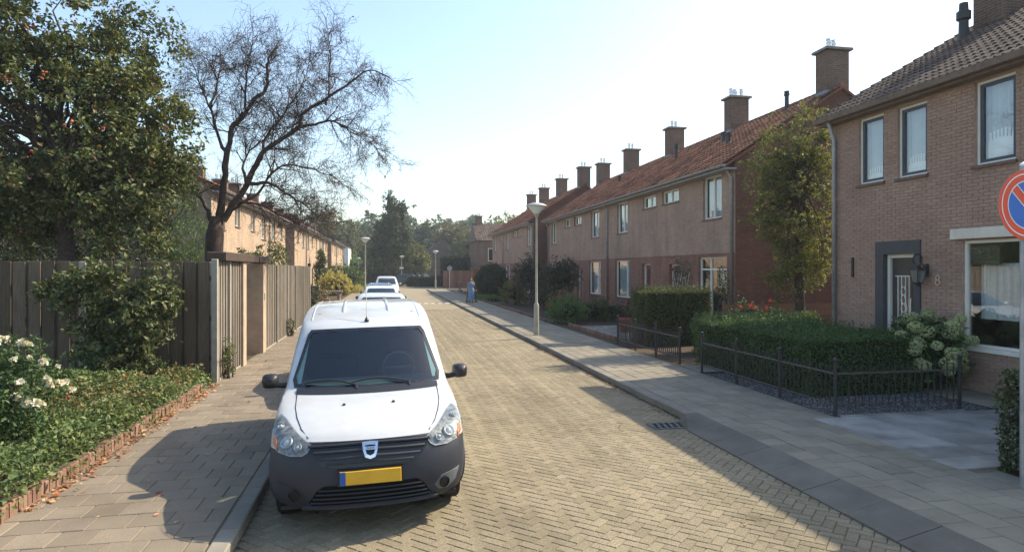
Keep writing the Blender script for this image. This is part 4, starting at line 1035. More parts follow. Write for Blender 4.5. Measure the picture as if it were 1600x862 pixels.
for sgn in (1, -1):
    pts = []
    for k in range(n+1):
        a = math.acos(.048/.222); t = -a+2*a*k/n; u, v = .222*math.sin(t), .222*math.cos(t)*1
        p, s = u, v*sgn; c_, s_ = math.cos(math.pi/4), math.sin(math.pi/4)
        pts.append((p*c_+s*s_, yd-.0035, zc8-p*s_+s*c_))
    q.add(pts, [tuple(range(n+1)) if sgn > 0 else tuple(range(n+1))[::-1]])
q.build('blue_field', M['sign_blue'], ns)
q = MB()
for off in (.043,):
    for sgn in (1, -1):
        L = .218; c_, s_ = math.cos(math.pi/4), math.sin(math.pi/4); s0, s1 = off*sgn-.005, off*sgn+.005
        q.quad(*[(p*c_+s*s_, yd-.0045, zc8-p*s_+s*c_) for p, s in ((-L, s0), (L, s0), (L, s1), (-L, s1))])
q.build('slash_edge', M['sign_white'], ns)
# far round sign seen from behind
fs = thing('road_sign', 'grey back of a round road sign beside the far fence', 'sign', (6.6, 69, .1))
MB().tube([(0, 0, 0), (0, 0, 2.55)], .035, 8).build('pole', M['zinc'], fs); MB().lathe([(.27, 0), (.27, .02), (.24, .03), (0.001, .03)], 24, (0, -.06, 2.3), 'y').build('disc', M['sign_back'], fs)

# ------------------------------------------------------------------ vehicles
class Hull:
    P = 3.6
    def __init__(s, tab):
        a = np.array(tab, float); s.z = a[:, 0]; s.c = a[:, 1:]          # z | yf yr w bow R
    def at(s, z): return [float(np.interp(z, s.z, s.c[:, k])) for k in range(5)]
    def yf(s, x, z):
        yf, yr, w, bow, r = s.at(z); t = min(abs(x)/w, 1.)
        return yf+bow*t*t+r*(1-(1-t**s.P)**(1/s.P))
    def pt(s, x, z, off=0.):
        p = Vector((x, s.yf(x, z), z))
        if off:
            e = .01; a = Vector((x+e, s.yf(x+e, z), z))-Vector((x-e, s.yf(x-e, z), z)); b = Vector((x, s.yf(x, z+e), z+e))-Vector((x, s.yf(x, z-e), z-e))
            n = a.cross(b).normalized(); p += n*off*(1 if n.y < 0 or n.z > .5 else -1)
        return p
    def ring(s, z, rear=.14):
        yf, yr, w, bow, r = s.at(z); ts = [0, .12, .24, .36, .47, .57, .66, .74, .81, .87, .915, .95, .975, .99, 1.]
        h = [(t*w, s.yf(t*w, z)) for t in ts]; ya, yb = h[-1][1], yr-rear
        h += [(w, ya+(yb-ya)*k/36) for k in range(1, 37)]
        h += [(w*t, yr-rear*(1-(1-(1-0)**1)) if False else yr-rear*(1-max(0, 1-t**4)**.25)) for t in ts[::-1][1:]]
        return [(x, y, z) for x, y in h]+[(-x, y, z) for x, y in h[-2:0:-1]]
    def faces(s, zs, skip):
        rings = [s.ring(z) for z in zs]; n = len(rings[0]); V = [p for r_ in rings for p in r_]; F = []
        for i in range(len(rings)-1):
            for k in range(n):
                f = (i*n+k, i*n+(k+1) % n, (i+1)*n+(k+1) % n, (i+1)*n+k)
                c = [sum(V[j][m] for j in f)/4 for m in range(3)]
                F.append((f, c))
        m = (len(rings)-1)*n; half = n//2
        # close the top with strips from one side to the other
        for k in range(half):
            a, b, c_, d = k, (k+1), (n-k-1) % n, (n-k) % n
            f = [m+a, m+b, m+c_, m+d]; f = list(dict.fromkeys(f))
            if len(f) >= 3: F.append((tuple(f), (0, 2., zs[-1])))
        return V, [(f, c) for f, c in F if not skip(c)]
def sub(V, F):
    used = sorted({i for f in F for i in f}); mp = {u: k for k, u in enumerate(used)}; q = MB(); q.v = [V[i] for i in used]; q.f = [tuple(mp[i] for i in f) for f in F]; return q
def patch(hull, poly, off, step=.05, thick=.012, pt=None):
    """a panel cut to a polygon in (x, z), laid on the front surface and given an edge"""
    pt = pt or (lambda x, z, o: hull.pt(x, z, o))
    pts = []
    for i in range(len(poly)):
        a, b = Vector(poly[i]), Vector(poly[(i+1) % len(poly)]); n = max(1, int((b-a).length/step))
        pts += [tuple(a.lerp(b, k/n)) for k in range(n)]
    nb = len(pts); xs, zs = [p[0] for p in pts], [p[1] for p in pts]; allp = [Vector(p) for p in pts]
    def inside(x, z):
        c = False; j = nb-1
        for i in range(nb):
            if (pts[i][1] > z) != (pts[j][1] > z) and x < (pts[j][0]-pts[i][0])*(z-pts[i][1])/(pts[j][1]-pts[i][1]+1e-12)+pts[i][0]: c = not c
            j = i
        return c
    x = min(xs)+step/2
    while x < max(xs):
        z = min(zs)+step/2
        while z < max(zs):
            if inside(x, z): allp.append(Vector((x, z)))
            z += step
        x += step
    v2, e2, f2, *_ = delaunay_2d_cdt(allp, [(i, (i+1) % nb) for i in range(nb)], [list(range(nb))], 1, 1e-5)
    q = MB(); top = [pt(p[0], p[1], off) for p in v2]; q.add(top, [tuple(f) for f in f2]); cnt = {}
    for f in f2:
        for i in range(len(f)):
            e = (f[i], f[(i+1) % len(f)]); k = tuple(sorted(e)); cnt[k] = cnt.get(k, 0)+1
    o = len(q.v); low = {}
    for k, c in cnt.items():
        if c == 1:
            for i in k:
                if i not in low: low[i] = len(q.v); q.v.append(tuple(pt(v2[i][0], v2[i][1], off-thick)))
            q.f.append((k[0], k[1], low[k[1]], low[k[0]]))
    return q
def wheel(parent, x, y, r, w=.19, rim='silver_paint', spokes=5):
    s = 1 if x > 0 else -1; wl = MB().lathe([(r*.62, -w/2), (r*.93, -w/2), (r, -w/2+.03), (r, w/2-.03), (r*.93, w/2), (r*.62, w/2)], 28, (x, y, r), 'x').build('tyre', M['rubber'], parent, .8)
    MB().lathe([(r*.62, -.03), (r*.62, .055), (r*.56, .045), (r*.2, .06), (0.001, .065)] if s > 0 else [(0.001, -.065), (r*.2, -.06), (r*.56, -.045), (r*.62, -.055), (r*.62, .03)], 20, (x+s*.02, y, r), 'x').build('rim', M[rim], wl, .8)
    return wl
def text_mesh(name, body, size, mat, parent, loc, rot):
    cu_ = bpy.data.curves.new(name, 'FONT'); cu_.body = body; cu_.size = size; cu_.align_x = 'CENTER'; cu_.align_y = 'CENTER'; cu_.extrude = .001
    cu_.materials.append(mat); o = bpy.data.objects.new(name, cu_); col.objects.link(o); me = bpy.data.meshes.new_from_object(o); bpy.data.objects.remove(o)
    return link(name, me, parent, loc, rot)

def build_van():
    t = thing('parked_van', 'white compact panel van with dark plastic bumper, parked nearest the camera', 'van', (-.144, 5.36, .016), .035)
    t.rotation_euler = (0, -.022, .035); t.scale = (.94, 1, 1); t.location.x = -.12
    H = Hull([  # z    yf    yr    w    bow   R
        (.215, .12, 4.18, .80, .10, .42), (.26, .05, 4.25, .835, .10, .42), (.34, .02, 4.30, .865, .10, .40), (.45, .0, 4.33, .878, .10, .38), (.58, .005, 4.33, .880, .10, .37),
        (.68, .03, 4.33, .880, .11, .37), (.745, .065, 4.33, .880, .12, .37), (.78, .095, 4.33, .878, .13, .36), (.82, .15, 4.33, .876, .14, .34), (.86, .25, 4.33, .874, .15, .31), (.905, .40, 4.33, .872, .15, .28),
        (.95, .56, 4.33, .868, .15, .26), (.98, .72, 4.32, .862, .15, .24), (1.005, .88, 4.32, .858, .15, .22), (1.03, 1.0, 4.32, .852, .16, .20), (1.06, 1.06, 4.32, .848, .16, .20), (1.2, 1.255, 4.31, .825, .16, .20),
        (1.35, 1.46, 4.30, .80, .15, .20), (1.5, 1.665, 4.28, .772, .14, .22), (1.565, 1.76, 4.27, .758, .13, .24), (1.60, 1.84, 4.26, .755, .12, .26), (1.65, 2.0, 4.25, .75, .12, .30),
        (1.70, 2.25, 4.23, .74, .12, .34), (1.74, 2.5, 4.2, .715, .12, .36), (1.76, 2.72, 4.12, .665, .12, .38), (1.768, 2.92, 3.95, .52, .12, .36), (1.776, 3.1, 3.8, .40, .1, .3)])
    zs = [.215, .235, .26, .30, .34, .39, .45, .51, .58, .64, .68, .715, .745, .765, .78, .80, .82, .84, .86, .88, .905, .93, .95, .965, .98, .992, 1.005, 1.018, 1.03, 1.06, 1.1, 1.15, 1.2, 1.25, 1.3, 1.35, 1.4, 1.45, 1.5, 1.535, 1.565, 1.58, 1.60, 1.625, 1.65, 1.675, 1.70, 1.72, 1.735, 1.745, 1.755, 1.762, 1.768, 1.776]
    arch = [(.80, .33), (3.55, .33)]
    def glassy(c): return 1.06 < c[2] < 1.54 and c[1] < 2.1 and abs(c[0]) < H.at(c[2])[2]*.83
    def skip(c):
        if glassy(c): return True
        return abs(c[0]) > .6 and any((c[1]-a)**2+(c[2]-b)**2 < .345**2 for a, b in arch)
    V, F = H.faces(zs, skip)
    def bump(c): return c[1] < .78 and (c[2] < .776 if abs(c[0]) < .55 else c[2] < .70)
    sub(V, [f for f, c in F if not bump(c)]).build('body', M['white_paint'], t, .6)
    bp = sub(V, [f for f, c in F if bump(c)]).build('bumper', M['bumper'], t, .6)
    # floor and wheel housings
    MB().box(-.78, .78, .25, 4.1, .21, .24).build('underbody', M['plastic'], t)
    for a, b in arch:
        for sx in (-1, 1):
            q = MB(); pts = [(a+.35*math.cos(k), b+.35*math.sin(k)) for k in [math.radians(-12+i*204/18) for i in range(19)]]
            q.tube([(sx*(H.at(max(z, .215))[2]+.004), y, z) for y, z in pts], .026, 6); q.build('wheel_arch', M['bumper'], t, 1.)
            q = MB(); q.prism([(a+.36*math.cos(k), b+.36*math.sin(k)) for k in [i*math.pi/10 for i in range(21)][:20]], 'x', *sorted((sx*.50, sx*.52))); q.build('wheel_housing', M['plastic'], t)
    for sx in (-1, 1):
        wheel(t, sx*.765, .80, .315); wheel(t, sx*.765, 3.55, .315)
    # windscreen with black border, wipers, interior
    ws = [(-.75, 1.05), (-.5, 1.037), (0, 1.03), (.5, 1.037), (.75, 1.05), (.772, 1.11), (.655, 1.50), (.62, 1.548), (.4, 1.556), (0, 1.56), (-.4, 1.556), (-.62, 1.548), (-.655, 1.50), (-.772, 1.11)]
    g = patch(H, ws, .004, .08, .01).build('windscreen', M['windshield'], t, .9)
    def inset(P, d): return [(x*(1-d/.7), 1.03+(z-1.03)*1.0+(d if z < 1.2 else -d)) for x, z in P]
    inn = inset(ws, .03); q = MB(); n = len(ws)                   # black ceramic border
    for i in range(n):
        j = (i+1) % n; q.quad(*[H.pt(x, z, .008) for x, z in (ws[i], ws[j], inn[j], inn[i])])
    q.build('windscreen_border', M['gloss_black'], g)
    q = MB(); cow = [(x*.1, 0) for x in range(0)]
    xs = [-.72+i*.06 for i in range(25)]
    for a, b in zip(xs[:-1], xs[1:]): q.quad(H.pt(a, 1.012, .006), H.pt(b, 1.012, .006), H.pt(b, 1.04+.012*(1-(b/.72)**2), .012), H.pt(a, 1.04+.012*(1-(a/.72)**2), .012))
    q.build('cowl', M['plastic'], t)
    for x0, x1, nm in ((.42, -.18, 1), (-.12, -.64, 1)):
        q = MB(); q.tube([H.pt(x0+(x1-x0)*k/8, 1.055+.035*math.sin(k/8*math.pi)+.02*k/8, .022) for k in range(9)], .011, 5); q.tube([H.pt(x0, 1.03, .012), H.pt(x0, 1.055, .024)], .015, 6); q.build('wiper', M['plastic'], t)
    MB().add([(-.68, 1.20, .98), (.68, 1.20, .98), (.72, 1.75, 1.04), (-.72, 1.75, 1.04), (-.72, 1.75, .3), (.72, 1.75, .3)], [(0, 1, 2, 3), (3, 2, 5, 4)]).build('dashboard', M['trim_grey'], t)
    q = MB(); q.tube([(.36+.185*math.cos(a), 1.88-.05*math.sin(a), 1.10+.175*math.sin(a)) for a in [i*math.pi/10 for i in range(21)]], .015, 7); q.tube([(.2, 1.88, 1.1), (.52, 1.88, 1.1)], .018, 6); q.build('steering_wheel', M['trim_grey'], t, 2)
    for x in (-.38, .38):
        q = MB(); q.bbox(x-.24, x+.24, 2.25, 2.42, .6, 1.22, .05); q.bbox(x-.25, x+.25, 1.95, 2.4, .5, .68, .04); q.bbox(x-.12, x+.12, 2.3, 2.38, 1.24, 1.42, .04); q.build('seat', M['plastic'], t)
    MB().box(-.74, .74, 2.6, 2.62, .3, 1.6).build('bulkhead', M['plastic'], t)
    # bonnet seams and washer jets
    for sx in (-1, 1):
        q = MB(); q.tube([H.pt(sx*x, z, .001) for x, z in ((.53, .80), (.60, .85), (.655, .905), (.69, .955), (.705, 1.0), (.71, 1.02))], .0045, 5); q.build('bonnet_seam', M['seam'], t)
        MB().lathe([(.016, 0), (.014, .012), (0.001, .018)], 8, tuple(H.pt(sx*.235, .965, .0))).build('washer_jet', M['plastic'], t)
    # grille, badge, plate
    gr = patch(H, [(-.55, .762), (-.3, .772), (0, .776), (.3, .772), (.55, .762), (.50, .70), (.42, .61), (.30, .585), (-.30, .585), (-.42, .61), (-.50, .70)], .007, .05).build('grille', M['gloss_black'], t, .9)
    for z, hw in ((.745, .52), (.70, .475), (.655, .43), (.615, .37)):
        MB().tube([H.pt(-hw+2*hw*k/20, z+.012*(1-abs(2*k/20-1)), .016) for k in range(21)], .0135, 6).build('grille_bar', M['bumper'], gr, 1.)
    bo = [(-.068, .752), (0, .757), (.068, .752), (.062, .70), (.045, .655), (.0, .638), (-.045, .655), (-.062, .70)]
    bi = [(x*.66, .705+(z-.705)*.60) for x, z in bo]; q = MB(); n = len(bo)
    for i in range(n):
        j = (i+1) % n; q.quad(*[H.pt(x, z, .036) for x, z in (bo[i], bo[j], bi[j], bi[i])]); q.quad(*[H.pt(x, z, o_) for x, z, o_ in ((*bo[i], .012), (*bo[j], .012), (*bo[j], .036), (*bo[i], .036))])
    q.add([H.pt(x, z, .037) for x, z in ((-.058, .724), (.058, .724), (.056, .70), (-.056, .70))], [(0, 1, 2, 3)])
    bd = q.build('badge', M['chrome'], t)
    text_mesh('badge_lettering', 'DACIA', .022, M['gloss_black'], bd, tuple(H.pt(0, .712, .041)), (math.pi/2-.3, 0, 0))
    pl_ = MB().bbox(-.26, .26, 0, .11, 0, .02, .004); pl_.v = [(v[0], -.022-v[2], .455+v[1]) for v in pl_.v]
    pl_ = pl_.build('number_plate', M['plate'], t); MB().box(-.26, -.212, -.0445, -.043, .4555, .5645).build('blue_strip', M['plate_blue'], pl_)
    MB().box(-.28, .28, -.02, .02, .445, .575).build('plate_holder', M['plastic'], t)
    # lower intake, lip and fog lamps
    lo = patch(H, [(-.46, .40), (-.40, .445), (.40, .445), (.46, .40), (.53, .30), (.50, .275), (-.50, .275), (-.53, .30)], .005, .05).build('lower_intake', M['black'], t)
    for z in (.41, .375, .34, .305):
        hw = .44+(.41-z)*.7; MB().tube([H.pt(-hw+2*hw*k/20, z, .012) for k in range(21)], .007, 5).build('grille_bar', M['plastic'], lo)
    MB().tube([H.pt(-.58+1.16*k/20, .262, .008) for k in range(21)], .02, 6).build('lip', M['bumper'], t, 1.)
    for sx in (-1, 1):
        fb = patch(H, [(sx*x, z) for x, z in ((.56, .36), (.60, .31), (.68, .305), (.76, .36), (.80, .47), (.74, .455), (.62, .43))], .006, .04).build('fog_lamp_recess', M['trim_grey'] if sx > 0 else M['bumper'], t)  # right recess a lighter grey: light on that side put into its colour
        c = H.pt(sx*.645, .372, .014); q = MB(); q.lathe([(.05, 0), (.05, .012), (.043, .014), (.040, .002), (0.001, .0)], 18, (0, 0, 0)); n = (H.pt(sx*.645, .372, .05)-c).normalized(); rt = n.to_track_quat('Z', 'Y').to_matrix()
        q.v = [tuple(rt @ Vector(v)+c) for v in q.v]; q.build('fog_lamp', M['gloss_black'], fb)
    # headlamps
    for sx in (-1, 1):
        hp = [(.50, .755), (.535, .705), (.575, .685), (.68, .682), (.78, .70), (.835, .75), (.852, .82), (.838, .885), (.80, .91), (.74, .888), (.62, .82)]
        P = [(sx*x, z) for x, z in hp]
        hl = patch(H, P, .008, .035, .02).build('headlamp', M['reflector'], t, 1.)
        cx, cz = sx*.68, .77; P2 = [(cx+(x-cx)*1.035, cz+(z-cz)*1.05) for x, z in P]; q = MB(); n = len(P)
        for i in range(n):
            j = (i+1) % n; q.quad(*[H.pt(max(-.872, min(.872, x)), z, .010) for x, z in (P[i], P[j], P2[j], P2[i])])
        q.build('headlamp_rim', M['zinc'], hl)
        for x, z, r_, mt in ((.61, .738, .036, 'bowl'), (.71, .765, .058, 'bowl'), (.78, .85, .03, 'bowl')):
            c = H.pt(sx*x, z, .012); q = MB(); q.lathe([(r_, 0), (r_*.92, .014), (r_*.6, .005), (r_*.35, .018), (0.001, .024)], 16); n = (H.pt(sx*x, z, .05)-H.pt(sx*x, z, .0)).normalized(); rt = n.to_track_quat('Z', 'Y').to_matrix()
            q.v = [tuple(rt @ Vector(v)+c) for v in q.v]; q.build('lamp_bowl', M[mt], hl, 1.)
        patch(H, [(sx*x, z) for x, z in ((.79, .70), (.83, .74), (.835, .80), (.80, .77))], .016, .03).build('indicator', M['orange'], hl)
        patch(H, [(cx+(x-cx)*.98, cz+(z-cz)*.98) for x, z in P], .034, .035, .004).build('lens', M['lens'], hl, 1.)
    # mirrors
    for sx in (-1, 1):
        q = MB(); n = 12; secs = [(-.07, .35), (-.05, .78), (0., 1.), (.05, .97), (.075, .9)]
        for k, (yy_, sc) in enumerate(secs):
            for i in range(n):
                a = 2*math.pi*i/n; ca, sa = math.cos(a), math.sin(a); ex = lambda v: math.copysign(abs(v)**.55, v)
                q.v.append((sx*1.015+ex(ca)*.085*sc, 1.42+yy_, 1.095+ex(sa)*.073*sc))
        q.f = [(k*n+i, k*n+(i+1) % n, (k+1)*n+(i+1) % n, (k+1)*n+i) for k in range(4) for i in range(n)]+[tuple(range(n)), tuple(range(4*n, 5*n))]
        m_ = q.build('mirror', M['plastic'], t, 1.2)
        MB().tube([(sx*.80, 1.45, 1.045), (sx*.90, 1.44, 1.045), (sx*.97, 1.43, 1.06)], [.035, .028, .03], 8).build('mirror_arm', M['plastic'], m_)
        # side glass and door seams
        q = MB(); f_ = lambda y, z: (sx*(H.at(z)[2]+.004), y, z)
        q.add([f_(1.62, 1.09), f_(2.55, 1.09), f_(2.55, 1.50), f_(2.12, 1.50), f_(1.9, 1.35)], [(0, 1, 2, 3, 4)]); q.build('side_window', M['tinted'], t)
        for pts in (((1.45, .35), (1.42, .9), (1.55, 1.06)), ((2.62, .3), (2.65, 1.0), (2.60, 1.55)), ((1.5, .62), (3.0, .6), (4.1, .62))): MB().tube([f_(y, z) for y, z in pts], .005, 4).build('door_seam', M['seam'], t)
        MB().bbox(*sorted((sx*.876, sx*.905)), 2.35, 2.55, .94, .98, .006).build('door_handle', M['plastic'], t)
    # roof ribs, roof gutters, aerial
    def roofz(x, y):
        lo_, hi_ = 1.565, 1.776
        for _ in range(30):
            m = (lo_+hi_)/2
            if H.at(m)[2] <= abs(x)+.002 or H.yf(x, m) > y: hi_ = m
            else: lo_ = m
        return (lo_+hi_)/2
    for sx in (-1, 1):
        for x_, w_, y0_ in ((.27, .035, 2.25), (.63, .014, 2.05)):
            q = MB(); ys_ = [y0_+i*.1 for i in range(int((4.05-y0_)/.1))]
            pts = [(sx*x_, y, roofz(sx*x_, y)-w_*.55) for y in ys_]; q.tube(pts, [w_*.5 if i == 0 else w_ for i in range(len(pts))], 8); q.build('roof_rib' if x_ < .5 else 'roof_channel', M['white_paint'], t, 1.)
        for y_ in (2.3, 3.7): MB().bbox(sx*.55-.02, sx*.55+.02, y_, y_+.012, roofz(.55, y_)-.003, roofz(.55, y_)+.004, .001).build('roof_rack_cap', M['trim_grey'], t)
    z_ = roofz(0, 1.9)
    MB().lathe([(.028, -.01), (.024, .02), (.010, .045), (.006, .05)], 10, (0, 1.9, z_)).build('aerial_base', M['plastic'], t); MB().tube([(0, 1.9, z_+.04), (0, 2.02, z_+.20), (0, 2.17, z_+.40)], .0045, 5).build('aerial', M['plastic'], t)
    # rear lamps and rear glass
    for sx in (-1, 1): MB().bbox(*sorted((sx*.66, sx*.80)), 4.24, 4.345, .85, 1.35, .01).build('tail_lamp', M['sign_red'], t)
    return t
build_van()

def build_car(label, loc, paint, height=1.48, length=4.2, width=.86, rails=False, rz=.02, blunt=0., group='cars parked along the left kerb'):
    t = thing('parked_car', label, 'car', loc, rz, group); k = height/1.48; w = width; L = length
    H = Hull([(.20, .10, L-.1, w*.92, .12, .40), (.30, .02, L-.04, w*.98, .12, .40), (.45, .0, L, w, .12, .38), (.62, .03, L, w, .13, .36), (.72, .10, L, w*.995, .14, .34),
              (.78*k, .24, L-.02, w*.99, .15, .30), (.84*k, .5, L-.03, w*.985, .15, .26), (.90*k, .80, L-.05, w*.975, .15, .22), (.95*k, 1.05, L-.08, w*.96, .16, .2), (1.05*k, 1.25, L-.14, w*.93, .16, .2),
              (1.2*k, 1.52, L-.24, w*.87, .16, .2), (1.35*k, 1.80, L-.34, w*.80, .15, .2), (1.40*k, 1.93, L-.40, w*.77, .14, .22), (1.44*k, 2.1, L-.5, w*.72, .13, .24), (1.465*k, 2.3, L-.7, w*.64, .13, .24), (1.48*k, 2.6, L-1.1, w*.45, .1, .2)])
    zs = sorted(set([.20, .25, .30, .38, .45, .53, .62, .67, .72]+[z*k for z in (.78, .81, .84, .87, .90, .925, .95, 1.0, 1.05, 1.12, 1.2, 1.28, 1.35, 1.375, 1.40, 1.42, 1.44, 1.455, 1.465, 1.475, 1.48)]))
    arch = [(.82, .31), (L-.85, .31)]
    V, F = H.faces(zs, lambda c: abs(c[0]) > .6*w and any((c[1]-a)**2+(c[2]-b)**2 < .33**2 for a, b in arch))
    sub(V, [f for f, c in F]).build('body', M[paint], t, .6)
    MB().box(-.7*w, .7*w, .3, L-.2, .19, .24).build('underbody', M['plastic'], t)
    for sx in (-1, 1):
        wheel(t, sx*w*.88, .82, .30); wheel(t, sx*w*.88, L-.85, .30)
        for a, b in arch: MB().prism([(a+.34*math.cos(q_), b+.34*math.sin(q_)) for q_ in [i*math.pi/8 for i in range(16)]], 'x', *sorted((sx*.55*w, sx*.57*w))).build('wheel_housing', M['plastic'], t)
    patch(H, [(-.66*w/.86, .965*k), (0, .955*k), (.66*w/.86, .965*k), (.57*w/.86, 1.33*k), (.52*w/.86, 1.375*k), (0, 1.385*k), (-.52*w/.86, 1.375*k), (-.57*w/.86, 1.33*k)], .004, .09, .01).build('windscreen', M['tinted_solid'], t, .9)
    for sx in (-1, 1):
        patch(H, [(sx*x, z*k) for x, z in ((.50, .68), (.56, .61), (.76, .62), (.80, .74), (.74, .77))], .006, .05).build('headlamp', M['reflector'], t)
        f_ = lambda y, z: (sx*(H.at(z*k)[2]+.004), y, z*k)
        MB().add([f_(1.75, 1.0), f_(L-.9, 1.0), f_(L-1.1, 1.32), f_(2.15, 1.32)], [(0, 1, 2, 3)]).build('side_window', M['tinted_solid'], t)
        mr = MB(); mr.lathe([(0.001, -.055), (.05, -.045), (.085, 0), (.08, .05), (0.001, .06)], 10, (sx*(w+.13), 1.5, 1.0*k), 'y'); mr.tube([(sx*w*.93, 1.53, .97*k), (sx*(w+.1), 1.5, .98*k)], .02, 6); mr.build('mirror', M[paint] if paint != 'pale_paint' else M['plastic'], t, 1.)
        if rails: MB().tube([(sx*.55*w, 2.15, 1.41*k), (sx*.56*w, 2.3, 1.49*k), (sx*.56*w, L-.9, 1.49*k), (sx*.55*w, L-.75, 1.42*k)], .02, 6).build('roof_rail', M['steel'], t, 1.)
    patch(H, [(-.42, .66), (.42, .66), (.36, .54), (-.36, .54)], .006, .06).build('grille', M['plastic'], t)
    MB().box(-.26, .26, -.03, .02, .40, .50).build('number_plate', M['plate'], t)
    MB().tube([(0, L-1.35, 1.475*k), (0, L-1.2, 1.475*k+.07)], [.025, .008], 6).build('aerial', M['plastic'], t)
    return t
M['tinted_solid'] = plain('car_glass', (.012, .018, .024), .04, .6, 0, .05)
build_car('low car wholly behind the white van, known by its shadow on the pavement', (-.25, 9.98, .012), 'silver_paint', 1.42, 4.1)
build_car('white hatchback parked second in line, just its roof and screen showing', (-.12, 17.2, .012), 'white_paint', 1.50)
build_car('pale blue-white hatchback parked third in the line of cars', (-.22, 26.6, .012), 'pale_paint', 1.50)
build_car('dark navy estate with silver roof rails in the line of cars', (-.35, 34.0, .012), 'navy_paint', 1.47, 4.4, .86, True)
build_car('tall white people carrier farthest along the line of parked cars', (.0, 48.5, .012), 'white_paint', 1.72, 4.4, .9)
o = build_car('black car parked behind the low hedge across the junction', (5.6, 90, .05), 'black_paint', 1.62, 4.6, .9, False, math.pi/2, 0, 'cars beyond the junction')
build_car('small silver car standing far beyond the junction', (6.6, 106, .05), 'silver_paint', 1.8, 4.2, .88, False, .5, 0, 'cars beyond the junction')

# ------------------------------------------------------------------ the woman with her walking frame
def build_person():
    t = thing('person', 'person in a blue dress walking with a dark wheeled walking frame', 'person', (5.35, 41.3, SW), math.pi*.03)
    q = MB(); n = 16
    def sec(z, rx, ry, cx=0., cy=0.): return [(cx+rx*math.cos(2*math.pi*i/n), cy+ry*math.sin(2*math.pi*i/n), z) for i in range(n)]
    secs = [sec(.95, .16, .11), sec(1.08, .145, .10), sec(1.22, .165, .115, 0, -.01), sec(1.33, .18, .10), sec(1.38, .14, .08), sec(1.41, .06, .055), sec(1.45, .05, .05), sec(1.48, .058, .065, 0, -.01),
            sec(1.53, .072, .09, 0, -.015), sec(1.58, .075, .095, 0, -.01), sec(1.63, .066, .085), sec(1.665, .035, .05), sec(1.675, .005, .006)]
    q.v = [p for s in secs for p in s]; q.f = [(i*n+k, i*n+(k+1) % n, (i+1)*n+(k+1) % n, (i+1)*n+k) for i in range(len(secs)-1) for k in range(n)]
    for sx in (-1, 1): q.tube([(sx*.08, 0, .96), (sx*.085, -.01, .5), (sx*.085, .01, .12), (sx*.085, .01, .05), (sx*.09, -.13, .03)], [.085, .06, .042, .04, .03], 10)
    arms = [[(-.17, 0, 1.34), (-.22, .0, 1.10), (-.23, -.16, .93), (-.23, -.24, .92)], [(.17, 0, 1.34), (.23, -.03, 1.12), (.16, -.17, 1.30), (.10, -.19, 1.42)]]
    for a in arms:
        q.tube(a, [.052, .042, .032, .03], 9); d = (Vector(a[-1])-Vector(a[-2])).normalized(); p = Vector(a[-1]); sd = d.orthogonal().normalized()
        for f in range(5): q.tube([p, p+d*.04+sd*(f-2)*.012, p+d*(.075 if f else .05)+sd*(f-2)*.013+Vector((0, 0, -.012))], [.011, .009, .006], 5)
    q.tube([(0, -.105, 1.555), (0, -.125, 1.53), (0, -.1, 1.52)], [.008, .014, .01], 6)
    for sx in (-1, 1): q.tube([(sx*.072, 0, 1.56), (sx*.085, .0, 1.545), (sx*.074, 0, 1.52)], [.012, .014, .008], 6)
    t.scale = (.95, .95, .94)
    q.build('body', M['skin'], t, 2.)
    q = MB(); secs = [sec(.22, .25, .21), sec(.45, .235, .19), sec(.75, .21, .165), sec(.95, .185, .14), sec(1.06, .165, .12), sec(1.2, .185, .135, 0, -.01), sec(1.33, .2, .12), sec(1.385, .15, .09), sec(1.40, .09, .07)]
    q.v = [(p[0]*(1+.05*math.sin(k*2.4)*(1.4-p[2])), p[1]*(1+.06*math.cos(k*2.4)*(1.4-p[2])), p[2]) for s in secs for k, p in enumerate(s)]; q.f = [(i*n+k, i*n+(k+1) % n, (i+1)*n+(k+1) % n, (i+1)*n+k) for i in range(len(secs)-1) for k in range(n)]
    for a in arms: q.tube([a[0], tuple(Vector(a[0]).lerp(Vector(a[1]), .7))], [.075, .065], 10)
    q.build('dress', M['dress'], t, 2.)
    q = MB(); secs = [sec(1.50, .083, .07, 0, .04), sec(1.56, .09, .088, 0, .025), sec(1.62, .085, .095, 0, .012), sec(1.67, .06, .07, 0, .008), sec(1.70, .01, .01)]
    q.v = [p for s in secs for p in s]; q.f = [(i*n+k, i*n+(k+1) % n, (i+1)*n+(k+1) % n, (i+1)*n+k) for i in range(len(secs)-1) for k in range(n)]; q.build('hair', M['hair'], t, 2.)
    for sx in (-1, 1): MB().lathe([(0.001, -.008), (.011, 0), (0.001, .008)], 8, (sx*.028, -.098, 1.575)).build('eye', M['gloss_black'], t)
    MB().box(-.022, .022, -.108, -.10, 1.492, 1.499).build('mouth', M['petal_red'], t)
    for sx in (-1, 1): MB().tube([(sx*.088, .03, .05), (sx*.09, -.08, .04), (sx*.092, -.17, .03)], [.045, .05, .03], 8).build('shoe', M['plastic'], t, 2)
    w = thing('walking_frame', 'dark wheeled walking frame held by the person in blue', 'walking frame', (5.35, 41.3, SW), math.pi*.03)
    for sx in (-1, 1):
        MB().tube([(sx*.29, .10, .10), (sx*.28, -.05, .55), (sx*.27, -.08, .90), (sx*.26, -.22, .93)], .018, 7).build('side_frame', M['plastic'], w, 2)
        MB().tube([(sx*.28, -.05, .55), (sx*.29, -.38, .10)], .016, 7).build('leg', M['plastic'], w)
        for y in (.10, -.38): MB().lathe([(.03, -.02), (.085, -.02), (.09, 0), (.085, .02), (.03, .02)], 14, (sx*.29, y, .09), 'x').build('wheel', M['rubber'], w)
    MB().tube([(-.28, -.05, .55), (.28, -.05, .55)], .014, 6).build('cross_bar', M['plastic'], w)
    return t
build_person()
